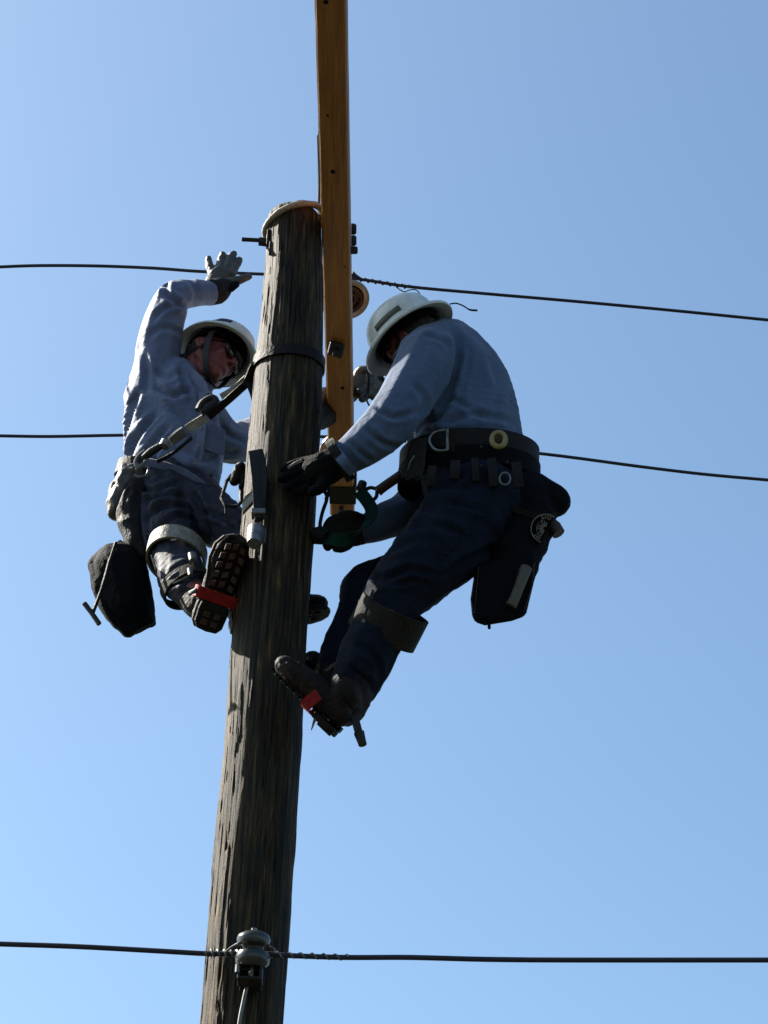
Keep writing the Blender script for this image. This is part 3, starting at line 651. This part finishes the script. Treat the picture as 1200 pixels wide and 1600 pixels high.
# belts
bc = P(733, 735, -.04)
b1 = band(bc + UP * .035, V(.05, 1, .42), V(1, .02, 0), .221, V(0, -.42, 1), .190, .062, .010, 'leather_dark', 'body_belt', B)
b2 = band(bc - UP * .030, V(.05, 1, .42), V(1, .02, 0), .223, V(0, -.42, 1), .192, .060, .012, 'black', 'tool_belt', B)
MB().ribbon(pline([(650, 750, -.20), (662, 746, -.24), (682, 741, -.262)], 5), .010, .004, V(.1, 1, 0)).build('green_strap', 'webbing_green', b2)
for (x0, y0, x1, y1, w_) in ((712, 722, 710, 748, .030), (742, 718, 744, 752, .022), (768, 718, 772, 760, .028), (676, 730, 672, 756, .026), (806, 724, 812, 762, .03)):
    MB().ribbon(pline([(x0, y0, -.262), ((x0 + x1) / 2, (y0 + y1) / 2, -.272), (x1, y1, -.262)], 4), w_, .014, V(1, .1, 0)).build('tool_loop', 'leather_dark', b2)
MB().prism([P(640, 690, -.22), P(668, 682, -.25), P(664, 728, -.25), P(660, 742, -.25), P(634, 752, -.21), P(630, 730, -.20)], fwd * .02).build('back_pad', 'pad', b1, smooth=False, bevel=.006)
MB().tube(pline([(648, 712, -.225), (642, 722, -.215), (638, 736, -.21)], 4), .004, 6).build('hook_bar', 'galv', b1)
# D ring
m = MB(); m.tube(pline([(700, 672, -.27), (684, 674, -.27), (674, 680, -.262), (671, 689, -.26), (676, 699, -.258), (686, 704, -.26), (700, 703, -.262)], 5), .0042, 8)
m.tube([P(700, 671, -.27), P(699, 703, -.262)], .005, 8); m.build('waist_ring', 'steel', b1)
MB().box(P(706, 688, -.268), rgt * .010, upv * .038, fwd * .004).build('ring_keeper', 'leather_dark', b1, smooth=False, bevel=.002)
for p_ in ((738, 672), (752, 698), (752, 728), (793, 722)): MB().lathe([(0, -.005), (.005, -.003), (.005, .003)], P(*p_, -.29), fwd, 10).build('rivet', 'steel_dark', b1)
# yellow tape roll
tr = empty('tape_roll', P(779, 700, -.28), 'small yellow tape roll hanging at the belt of the right lineman', 'tape roll')
m = MB(); tp = [P(779 + 10.5 * math.cos(a), 687 + 11 * math.sin(a), -.285) for a in np.linspace(0, 6.283, 33)[:-1]]
m.tube(tp, .0085, 10, closed=True, aspect=1.0); m.build('ring', 'yellow', tr)
MB().lathe([(.018, -.004), (.018, .012)], P(779, 687, -.28), fwd, 20).build('core', 'leather_brown', tr)
kr = [P(789 + 8.5 * math.cos(a), 748 + 9.5 * math.sin(a), -.275) for a in np.linspace(0, 6.283, 25)[:-1]]
MB().tube(kr, .0030, 8, closed=True).build('key_ring', 'galv', label='small bright metal ring under the yellow tape roll', cat='ring')

# black pouch
ph = empty('tool_pouch', P(800, 900, -.12), 'black tool pouch with round white emblem behind the hip of the right lineman', 'tool pouch')
skin('pouch_body', chain([(800, 762, -.10, 38, .07), (826, 790, -.10, 46, .075), (822, 830, -.12, 42, .07), (806, 865, -.13, 42, .065), (803, 895, -.14, 36, .05)]) +
     chain([(830, 760, -.10, 26, .06), (862, 782, -.10, 27, .055), (868, 785, -.10, 22, .05)]), 'black', ph, voxel=.006, smooth=3, fold=[(.005, 11, V(.5, -1, 0), .4), (.002, 30, V(.5, -1, 0), .4)])
m = MB(); po = [P(746, 880, -.20), P(838, 868, -.20), P(836, 905, -.20), P(822, 963, -.20), P(800, 971, -.20), P(758, 978, -.20), P(740, 972, -.20), P(737, 940, -.20)]
m.prism(po, Vector((0, .10, .075))); m.build('holster', 'black', ph, smooth=False, bevel=.012)
MB().tube([P(764, 972, -.18), P(764.5, 982, -.18)], .005, 8).build('drain_tab', 'black', ph)
MB().ribbon([P(739, 962, -.204), P(770, 968, -.206), P(800, 963, -.206), P(822, 955, -.204)], .012, .004, upv).build('hem', 'black', ph)
for a_, b_, c_ in (((748, 886), (744, 925), (741, 960)), ((834, 880), (832, 915), (819, 955))):
    MB().tube([P(*a_, -.2075), P(*b_, -.2075), P(*c_, -.2075)], .0012, 5).build('stitching', 'leather_brown', ph)
MB().ribbon(pline([(752, 772, -.175), (790, 790, -.19), (838, 806, -.19), (868, 806, -.16)], 5), .018, .006, upv).build('pouch_flap_edge', 'leather_dark', ph)
# emblem
ec = P(852, 826, -.206); e1 = V(.80, .60, 0); e2 = V(-.60, .80, 0)
def E(x, y): return ec + e1 * x + e2 * y
emb = MB(); disc = [E(.046 * math.cos(t), .046 * math.sin(t)) for t in np.linspace(R(15), R(215), 40)]
emb.prism(disc, fwd * .02); emb.build('patch', 'black', ph, smooth=False)
m = MB()
m.tube([E(.044 * math.cos(t), .044 * math.sin(t)) - fwd * .003 for t in np.linspace(R(15), R(215), 40)], .0015, 6)
m.tube([E(.027 * math.cos(t), .027 * math.sin(t)) - fwd * .003 for t in np.linspace(R(60), R(200), 26)], .0007, 5)
def stroke(cx, cy, an, segs, s=.0055):
    ca, sa = math.cos(an), math.sin(an)
    for (x0, y0, x1, y1) in segs:
        a_ = E(cx + (x0 * ca - y0 * sa) * s, cy + (x0 * sa + y0 * ca) * s) - fwd * .003; b_ = E(cx + (x1 * ca - y1 * sa) * s, cy + (x1 * sa + y1 * ca) * s) - fwd * .003
        m.tube([a_, b_], .0011, 5)
LET = {'X': [(-.6, -1, .6, 1), (-.6, 1, .6, -1)], 'I': [(0, -1, 0, 1)], 'U': [(-.6, 1, -.6, -1), (-.6, -1, .6, -1), (.6, -1, .6, 1)], 'T': [(-.7, 1, .7, 1), (0, 1, 0, -1)], 'N': [(-.6, -1, -.6, 1), (-.6, 1, .6, -1), (.6, -1, .6, 1)]}
for ch_, ang in (('X', 68), ('I', 54), ('I', 44), ('U', 31), ('T', 176), ('N', 192), ('I', 204)):
    stroke(.0355 * math.cos(R(ang)), .0355 * math.sin(R(ang)), R(ang - 90), LET[ch_])
for k in range(9): # central fist-and-bolts figure reads as short rays
    an = R(40 + k * 20); r1_, r2_ = .006 + .003 * (k % 2), .020 + .004 * (k % 3)
    m.tube([E(r1_ * math.cos(an), r1_ * math.sin(an)) - fwd * .003, E(r2_ * math.cos(an), r2_ * math.sin(an)) - fwd * .003], .0016, 5)
m.build('emblem', 'white_mark', ph)
MB().tube([P(822, 888, -.213), P(812, 915, -.215), P(803, 938, -.215), P(798, 947, -.21)], [.019, .016, .016, .018], 14).build(
    'spanner', 'wood_handle', label='pale worn tool handle tucked in the black holster', cat='hand tool')
MB().tube([P(854, 812, -.13), P(866, 824, -.13), P(873, 834, -.13)], [.019, .023, .021], 14).build(
    'hammer', 'leather_brown', label='short reddish brown handle end sticking out behind the black pouch', cat='hand tool')

# right lineman positioning strap, snap and sling
sn = empty('snap_hook', P(590, 775, -.02), 'dark snap hook and brown link clipped to the belt of the right lineman', 'snap hook')
MB().tube(pline([(628, 741, -.06), (618, 748, -.05), (602, 759, -.03), (590, 768, -.02)], 4), [.013] + [.016] * 10 + [.017] * 2, 12).build('link_body', 'leather_brown', sn)
MB().tube(vs_(catmull([tuple(P(x, y, -.02)) for x, y in ((588, 764), (578, 762), (570, 768), (572, 778), (582, 781), (588, 776), (589, 768))], 4)), .0062, 8).build('hook', 'steel_dark', sn)
MB().tube([P(567, 754, -.02), P(564, 763, -.02), P(570, 768, -.02)], [.014, .017, .010], 12).build('swivel', 'steel_dark', sn)
MB().tube(vs_(catmull([tuple(P(x, y, -.1)) for x, y in ((630, 728), (638, 722), (648, 712), (650, 722), (640, 738), (630, 745))], 4)), .0055, 8).build('gate', 'steel', sn)
m = MB(); m.ribbon(pline([(560, 768, -.02), (570, 778, -.03), (580, 795, -.04), (578, 812, -.05), (562, 830, -.06), (540, 842, -.06), (515, 843, -.05), (485, 842, .02)], 6), .042, .005, V(.75, .6, .1))
m.build('sling_strap', 'webbing_green', label='dark green webbing sling hanging beside the end of the crossarm', cat='sling')
m = MB(); m.tube(pline([(512, 752, -.05), (507, 765, -.05), (511, 778, -.05), (504, 800, -.05), (500, 820, -.05), (502, 836, -.05)], 5), .0062, 8)
m.tube(pline([(496, 764, -.1), (506, 768, -.07), (512, 758, -.05), (514, 770, -.05), (509, 780, -.05)], 5), .006, 8)
m.tube([P(490, 838, -.03), P(500, 836, -.04), P(508, 840, -.04)], [.026, .030, .024], 12)
m.build('hand_line', 'leather_dark', label='short dark cord hanging between the pole and the crossarm end', cat='cord')
m = MB(); m.tube(pline([(703, 475, -.12), (713, 474, -.12), (724, 478, -.12), (734, 484, -.12), (746, 485, -.12)], 5), [.0025] * 15 + [.0035] * 6, 8)
m.build('strap_end', 'black', bpy.data.objects['helmet'])
m = MB(); m.tube(pline([(572, 612, .78), (574, 628, .78), (582, 640, .78)], 5), .0035, 6); m.build('loose_cord', 'wire', label='thin loose cord hanging under the grey glove behind the crossarm', cat='cord')

# ================================================================== LEFT LINEMAN
A_torso = [(295, 770, .35, 50, .11), (278, 752, .35, 70, .125), (272, 700, .36, 80, .13), (268, 650, .37, 74, .135), (272, 608, .38, 52, .12)]
A_armR = [(236, 625, .36, 44), (244, 575, .34, 37), (250, 535, .33, 36), (260, 492, .31, 32), (273, 464, .31, 27), (300, 459, .35, 22.5), (328, 458, .39, 20)]
A_armL = [(318, 655, .42, 38), (360, 692, .52, 34), (430, 668, .76, 29), (500, 640, 1.02, 25), (545, 612, 1.04, 18)]
A_pelvis = [(272, 752, .34, 66, .12), (272, 785, .33, 66, .12)]
A_legR = [(252, 778, .32, 50), (258, 820, .27, 49), (273, 866, .20, 40), (284, 905, .13, 36), (298, 922, .08, 29)]
A_legL = [(300, 785, .32, 50), (345, 818, .27, 42), (378, 852, .23, 33), (390, 900, .20, 28), (385, 950, .20, 24)]
AU = V(.34, .52, .78); AF = V(.86, .05, -.40)
ac = P(336, 556, .36)
ap, aq, AFn, AR, AUn = head_prims(ac - AU * .045, AF, AU)
pr = ap + wchain([(*(ac - AU * .07 - AFn * .03), .055), (*P(300, 610, .36), .056), (*P(280, 640, .37), .06)])
for ch in (A_torso, A_pelvis, A_armR, A_armL, A_legR, A_legL): pr += chain(ch, grow=-.024)
pr += chain([(328, 458, .40, 9), (342, 442, .425, 7)]) + chain([(545, 608, 1.03, 9), (565, 602, 1.0, 8)]) + chain([(305, 925, .06, 20), (325, 940, .02, 16)])
A = person('person', pr, 'lineman on the left of the pole with one gloved hand raised to the wire')
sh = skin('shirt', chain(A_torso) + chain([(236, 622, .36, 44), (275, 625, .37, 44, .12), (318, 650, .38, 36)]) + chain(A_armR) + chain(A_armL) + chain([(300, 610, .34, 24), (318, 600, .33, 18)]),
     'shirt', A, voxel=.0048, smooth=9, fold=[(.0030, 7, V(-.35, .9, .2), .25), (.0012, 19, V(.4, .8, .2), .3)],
     creases=[([(194, 742), (212, 690), (245, 645)], .015, 4.5), ([(206, 748), (236, 700), (266, 662)], .014, 4.5), ([(190, 702), (202, 655), (218, 612)], .013, 4.5), ([(224, 740), (250, 700), (270, 684)], .010, 4),
              ([(262, 636), (292, 660), (306, 704)], .009, 5), ([(240, 604), (272, 618), (296, 606)], .014, 5), ([(282, 572), (288, 600), (302, 628)], .012, 4.5), ([(232, 526), (256, 512), (288, 522)], .006, 4.5),
              ([(240, 498), (262, 480), (290, 478)], .007, 4), ([(262, 436), (262, 462), (290, 480)], .013, 4.5), ([(294, 436), (306, 455), (304, 480)], .008, 4), ([(222, 545), (230, 580), (226, 620)], .007, 5),
              ([(240, 575), (262, 590), (285, 578)], .006, 4.5), ([(340, 652), (356, 678), (384, 690)], .010, 4.5), ([(332, 696), (356, 708), (372, 704)], .008, 4), ([(286, 700), (318, 718), (350, 706)], .008, 5),
              ([(264, 722), (300, 738), (344, 744)], .010, 4.5), ([(236, 462), (246, 450), (262, 440)], .010, 4), ([(322, 612), (332, 650), (338, 700)], .006, 5)])
MB().ribbon(pline([(283, 570, .30), (295, 580, .27), (308, 592, .25), (318, 605, .24), (322, 618, .24)], 6), .034, .006, V(.5, .8, -.2)).build('collar', 'shirt', sh)
MB().ribbon(pline([(318, 612, .245), (316, 650, .235), (312, 700, .24), (300, 745, .26)], 6), .030, .005, V(1, 0, -.3)).build('placket', 'shirt', sh)
for y_ in (640, 668, 696, 724): MB().lathe([(0, -.003), (.005, -.002), (.005, .002)], P(318 - (y_ - 640) * .16, y_, .228), fwd, 12).build('button', 'webbing_light', sh)
MB().prism([P(322, 662, .245), P(352, 672, .27), P(350, 712, .27), P(318, 702, .245)], fwd * .01).build('chest_pocket', 'shirt', sh, smooth=False, bevel=.002)
# hem of the shirt
MB().ribbon(pline([(226, 722, .235), (250, 726, .22), (285, 738, .215), (318, 760, .225), (347, 784, .27)], 6), .028, .006, V(-.3, 1, 0)).build('hem', 'shirt', sh)
jn = skin('jeans', chain(A_pelvis) + chain(A_legR) + chain(A_legL), 'jeans_worn', A, voxel=.0048, smooth=8, fold=[(.0050, 10, V(.9, .4, .3), .3), (.0025, 24, V(.8, .5, 0), .4)],
     creases=[([(212, 762), (244, 768), (282, 752)], .011, 4), ([(222, 788), (254, 774), (288, 780)], .012, 4), ([(226, 812), (262, 790), (302, 800)], .013, 4), ([(246, 824), (280, 806), (306, 816)], .010, 3.5),
              ([(236, 772), (230, 820), (246, 866)], .008, 4), ([(300, 768), (318, 804), (328, 850)], .014, 5), ([(312, 800), (344, 806), (372, 822)], .010, 4.5), ([(262, 900), (285, 885), (305, 890)], .012, 4), ([(256, 920), (278, 908), (300, 915)], .010, 4)])
MB().tube(pline([(214, 765, .24), (222, 800, .21), (232, 850, .17), (244, 890, .13)], 6), .0035, 6, aspect=.6).build('seam', 'jeans', jn)
helm = helmet(A, ac + AU * .02, AU, AF, .97, sticker=[(60, 85, .05, .08, 'blue_sticker')], brim_w=.030)
# chin strap, glasses, hair
MB().ribbon(vs_(catmull([tuple(q_) for q_ in (aq(.020, -.094, .05), aq(.026, -.090, .0), aq(.034, -.078, -.05), aq(.044, -.055, -.098), aq(.050, 0, -.128), aq(.044, .055, -.098), aq(.034, .078, -.05), aq(.026, .090, .0), aq(.020, .094, .05))], 4)), .022, .004, AFn).build('chin_strap', 'steel_dark', helm)
gl = MB()
for s in (-1, 1):
    gl.add(*(lambda c_: ([c_ + AR * s * (.027 * math.cos(t)) + AUn * (.019 * math.sin(t)) - AFn * (.010 * max(0, math.cos(t))) for t in np.linspace(0, 6.283, 21)[:-1]], [tuple(range(20))]))(aq(.098, s * .032, .006)))
go = gl.build('sunglasses', 'glass_dark', A); sm = go.modifiers.new('t', 'SOLIDIFY'); sm.thickness = .004
for s in (-1, 1): MB().tube([aq(.086, s * .062, .010), aq(.04, s * .078, .010), aq(-.01, s * .082, .006)], .0028, 6).build('temple', 'black', go)
MB().tube([aq(.100, -.008, .012), aq(.104, 0, .014), aq(.100, .008, .012)], .003, 6).build('bridge', 'black', go)
skin('hair', [ell(ac - AU * .03 - AFn * .035, AFn * .075, AR * .080, AUn * .05)] + wchain([(*aq(-.085, -.03, -.02), .022), (*aq(-.088, .03, -.02), .022)]), 'hair', A, voxel=.004, smooth=2, fold=[(.002, 40, AUn, .3)])
# waving glove
g1 = glove(A, [(332, 450, .40, 15, .030), (340, 438, .415, 19, .024), (350, 432, .42, 21, .022)],
      [[(334, 430, .42, 8.6), (328, 418, .425, 7.1), (326, 408, .43, 6.0), (326, 404, .43, 5.3)],
       [(344, 424, .42, 8.6), (345, 411, .43, 7.5), (347, 402, .435, 6.3), (348, 398, .435, 5.5)],
       [(353, 424, .42, 8.6), (358, 410, .43, 7.8), (362, 401, .435, 6.9), (365, 397, .435, 5.8)],
       [(361, 428, .42, 8.6), (367, 417, .43, 7.5), (372, 410, .435, 6.3), (374, 406, .435, 5.5)],
       [(355, 444, .41, 10.3), (366, 440, .405, 8.6), (378, 436, .40, 7.1), (389, 432, .40, 5.3)]], 'leather_grey')
skin('gauntlet', chain([(328, 457, .39, 21, .045), (336, 456, .395, 21, .045), (343, 452, .40, 20, .04), (352, 448, .40, 13, .03)]), 'leather_dark', g1, voxel=.004, smooth=2, fold=[(.002, 25, rgt, .5)])
MB().prism([P(356, 442, .378), P(372, 438, .38), P(374, 446, .38), P(362, 456, .378)], fwd * .03).build('palm_patch', 'black', g1, smooth=False, bevel=.004)
# far glove resting on the crossarm
skin('gauntlet', chain([(470, 650, .90, 30), (500, 638, 1.00, 33), (512, 630, 1.03, 27)]), 'leather_dark', A, voxel=.005, smooth=2, fold=[(.003, 20, rgt, .5)])  # dark cover added over the far sleeve, its shade put into the colour
g2 = glove(A, [(556, 606, .98, 19, .03), (568, 600, .98, 20, .028), (578, 600, .98, 17, .026)],
      [[(575, 588, .97, 9), (586, 590, .97, 8), (594, 597, .95, 7), (594, 604, .94, 6)],
       [(580, 598, .96, 9), (590, 603, .95, 8), (592, 610, .94, 6.5)],
       [(574, 608, .96, 9), (584, 613, .95, 8), (583, 620, .94, 6)],
       [(564, 613, .96, 9), (570, 619, .95, 7.5), (566, 624, .94, 6)],
       [(558, 590, .97, 9), (562, 580, .95, 7.5), (570, 577, .94, 6)]], 'leather_grey')
MB().ribbon(pline([(573, 578, .925), (576, 592, .915), (575, 610, .92), (570, 620, .925)], 4), .010, .004, rgt).build('glove_seam', 'leather_dark', g2)
MB().prism([P(584, 577, .93), P(596, 584, .93), P(602, 592, .93), P(598, 606, .93), P(590, 610, .93), P(592, 594, .93)], fwd * .035).build('glove_cuff', 'leather_dark', g2, smooth=False, bevel=.006)
# boots
boot(A, P(322, 983, .0), P(376, 838, -.175), V(-.22, .05, 1.0), [(*P(316, 945, .05), .055), (*P(306, 932, .09), .062)], side=-1, wf=1.32, mat='boot_leather', red_where=.34)
boot(A, P(362, 978, .17), P(516, 962, .22), V(-.1, .75, .35), wf=1.35, shaft=[(*P(385, 940, .20), .048), (*P(388, 920, .20), .05)], side=1, mat='leather_dark', lug='rubber', red=False)
# pads on the shin
lp_ = band(P(276, 868, .20), V(.05, .66, .75), V(1, -.12, 0), .094, V(0, .75, -.66), .105, .060, .008, 'webbing_light', 'calf_pad', A)
band(P(291, 917, .10), V(-.35, .45, .75), V(1, .2, 0), .074, V(.2, .75, -.66), .080, .045, .008, 'pad', 'shin_strap', A)
for q, (a, r) in enumerate((((300, 872), .014), ((297, 895), .010))):
    MB().tube([P(a[0], a[1] - 5, .02), P(a[0] + 1, a[1] + 4, .01)], [r, r * .8], 12).build('buckle', 'galv', lp_)
MB().ribbon(pline([(270, 911, .05), (282, 906, .03), (294, 900, .02)], 4), .006, .003, upv).build('buckle_bar', 'galv', lp_)
# belt
ab = band(P(250, 752, .37), V(.25, 1, .4), V(1, -.28, 0), .150, V(0, -.4, 1), .120, .05, .010, 'leather_dark', 'body_belt', A)
m = MB(); m.tube(vs_(catmull([tuple(P(x, y, .16)) for x, y in ((212, 734), (222, 728), (232, 731), (229, 742), (218, 745), (210, 742))], 4)), .005, 8); m.build('waist_ring', 'galv', ab)
skin('hip_pad', chain([(205, 745, .26, 24, .05), (190, 772, .26, 20, .05), (179, 800, .27, 13, .04)]) , 'leather_grey', A, voxel=.005, smooth=2, fold=[(.008, 16, V(.4, -1, .2), .4)])
skin('side_pouch', chain([(212, 765, .24, 22, .04), (206, 800, .24, 24, .05), (212, 840, .24, 20, .05), (228, 865, .24, 16, .04)]), 'leather_dark', A, voxel=.005, smooth=2, fold=[(.006, 14, V(.4, -1, .2), .4)])

# left lineman's pole strap
st = empty('pole_strap', P(220, 715, .14), 'leather pole strap running from the left lineman belt up and round the pole', 'pole strap')
zs_ = P(455, 531, -.12).z
loop = around(zs_ - .014, Vector((.2, 1, 0)), .020, .006, n=60)
MB().ribbon(loop, .042, .006, UP, closed=True).build('pole_loop', 'leather_dark', st)
MB().ribbon(pline([(414, 560, -.06), (402, 566, -.03), (396, 578, -.0), (391, 593, .03), (387, 604, .04)], 5), .040, .007, V(.8, .4, .1)).build('loop_tail', 'leather_dark', st)
MB().ribbon(pline([(388, 600, .04), (394, 615, .03), (400, 638, .03)], 4), .016, .006, V(1, .1, 0)).build('short_tail', 'leather_dark', st)
MB().ribbon(pline([(389, 596, .04), (360, 622, .07), (325, 652, .10)], 5), .026, .007, V(.6, .8, 0)).build('strap_upper', 'leather_dark', st)
MB().ribbon(pline([(385, 590, .045), (366, 607, .065), (345, 620, .085)], 4), .020, .006, V(.6, .8, 0)).build('strap_edge', 'webbing_light', st)
MB().tube(vs_(catmull([tuple(P(x, y, .085)) for x, y in ((310, 641), (316, 630), (330, 622), (337, 627), (326, 638), (314, 645))], 4)), .013, 8).build('buckle', 'steel_dark', st)
MB().ribbon(pline([(322, 652, .10), (306, 662, .11), (292, 671, .12)], 4), .030, .008, V(.6, .8, 0)).build('pale_section', 'webbing_light', st)
MB().ribbon(pline([(288, 674, .12), (276, 682, .125), (266, 690, .13)], 4), .036, .010, V(.6, .8, 0)).build('strap_plate', 'galv', st)
MB().tube([P(260, 690, .12), P(256, 698, .12)], .018, 14).build('snap_swivel', 'galv', st)
MB().tube([P(252, 696, .13), P(236, 706, .14), P(224, 716, .15)], [.012, .014, .012], 12).build('snap_body', 'steel_dark', st)
MB().tube(vs_(catmull([tuple(P(x, y, .15)) for x, y in ((226, 704), (216, 712), (211, 722), (216, 730), (226, 722), (232, 712))], 4)), .0055, 8).build('snap_hook', 'galv', st)
MB().ribbon(pline([(300, 684, .13), (270, 708, .14), (245, 722, .15)], 4), .012, .005, V(.6, .8, 0)).build('lower_strap', 'leather_dark', st)

# carabiner near the pole
m = MB(); m.tube([P(x, y, .1) for x, y in ((362, 742), (354, 752), (346, 778), (352, 790), (370, 791), (377, 785), (377, 768))], .0065, 8)
m.tube([P(377, 785, .1), P(377, 764, .1)], .009, 8)
cb = m.build('carabiner', 'steel_dark', label='open dark carabiner hanging left of the pole at hip height', cat='carabiner')
MB().tube([P(352, 790, .1), P(353, 802, .1)], .004, 6).build('pin', 'steel_dark', cb)
skin('strap_keeper', chain([(376, 730, .08, 9, .03), (373, 742, .09, 12, .02), (366, 752, .1, 8, .02)]) + chain([(381, 738, .08, 7), (382, 752, .09, 6), (377, 760, .09, 5)]), 'leather_dark', label='dark leather keeper bunched above the carabiner', cat='strap keeper', voxel=.004, smooth=1)

# bolt bag
bg_ = empty('bolt_bag', P(195, 990, .26), 'black canvas bolt bag hanging below the left lineman', 'bag')
skin('bag_body', chain([(152, 880, .26, 14, .06), (180, 872, .25, 14, .085), (216, 880, .26, 14, .06)]) + chain([(184, 888, .26, 46, .085), (190, 920, .25, 44, .085), (200, 950, .25, 36, .08), (208, 968, .25, 22, .06)])
     + chain([(148, 888, .26, 10, .05), (168, 950, .25, 10, .05), (200, 986, .25, 8, .04)]) + chain([(222, 890, .26, 10, .05), (226, 930, .25, 11, .05), (235, 970, .25, 6, .04)]) + chain([(200, 986, .25, 8, .04), (235, 971, .25, 6, .04)]) + chain([(205, 960, .25, 18, .05), (222, 965, .25, 12, .05)]), 'black', bg_, voxel=.006, smooth=3,
     fold=[(.006, 9, V(.3, -1, 0), .4), (.002, 28, V(.3, -1, 0), .4)])
MB().ribbon(pline([(176, 862, .22), (188, 845, .24), (200, 860, .22)], 4), .008, .004, rgt).build('bail', 'webbing_light', bg_)
MB().ribbon(pline([(160, 872, .20), (185, 848, .24), (212, 876, .20)], 5), .010, .004, rgt).build('hanger', 'leather_dark', bg_)
hm = empty('hanging_hammer', P(145, 960, .14), 'thin T ended tool hanging left of the black bag', 'tool')
MB().tube(pline([(181, 848, .16), (172, 876, .15), (162, 912, .145), (145, 958, .14)], 5), [.006] * 5 + [.0075] * 6 + [.006] * 5, 8).build('shaft', 'leather_dark', hm)
MB().tube([P(132, 943, .14), P(144, 959, .14), P(155, 975, .14)], [.0085, .008, .0085], 10).build('cross_piece', 'steel_dark', hm)
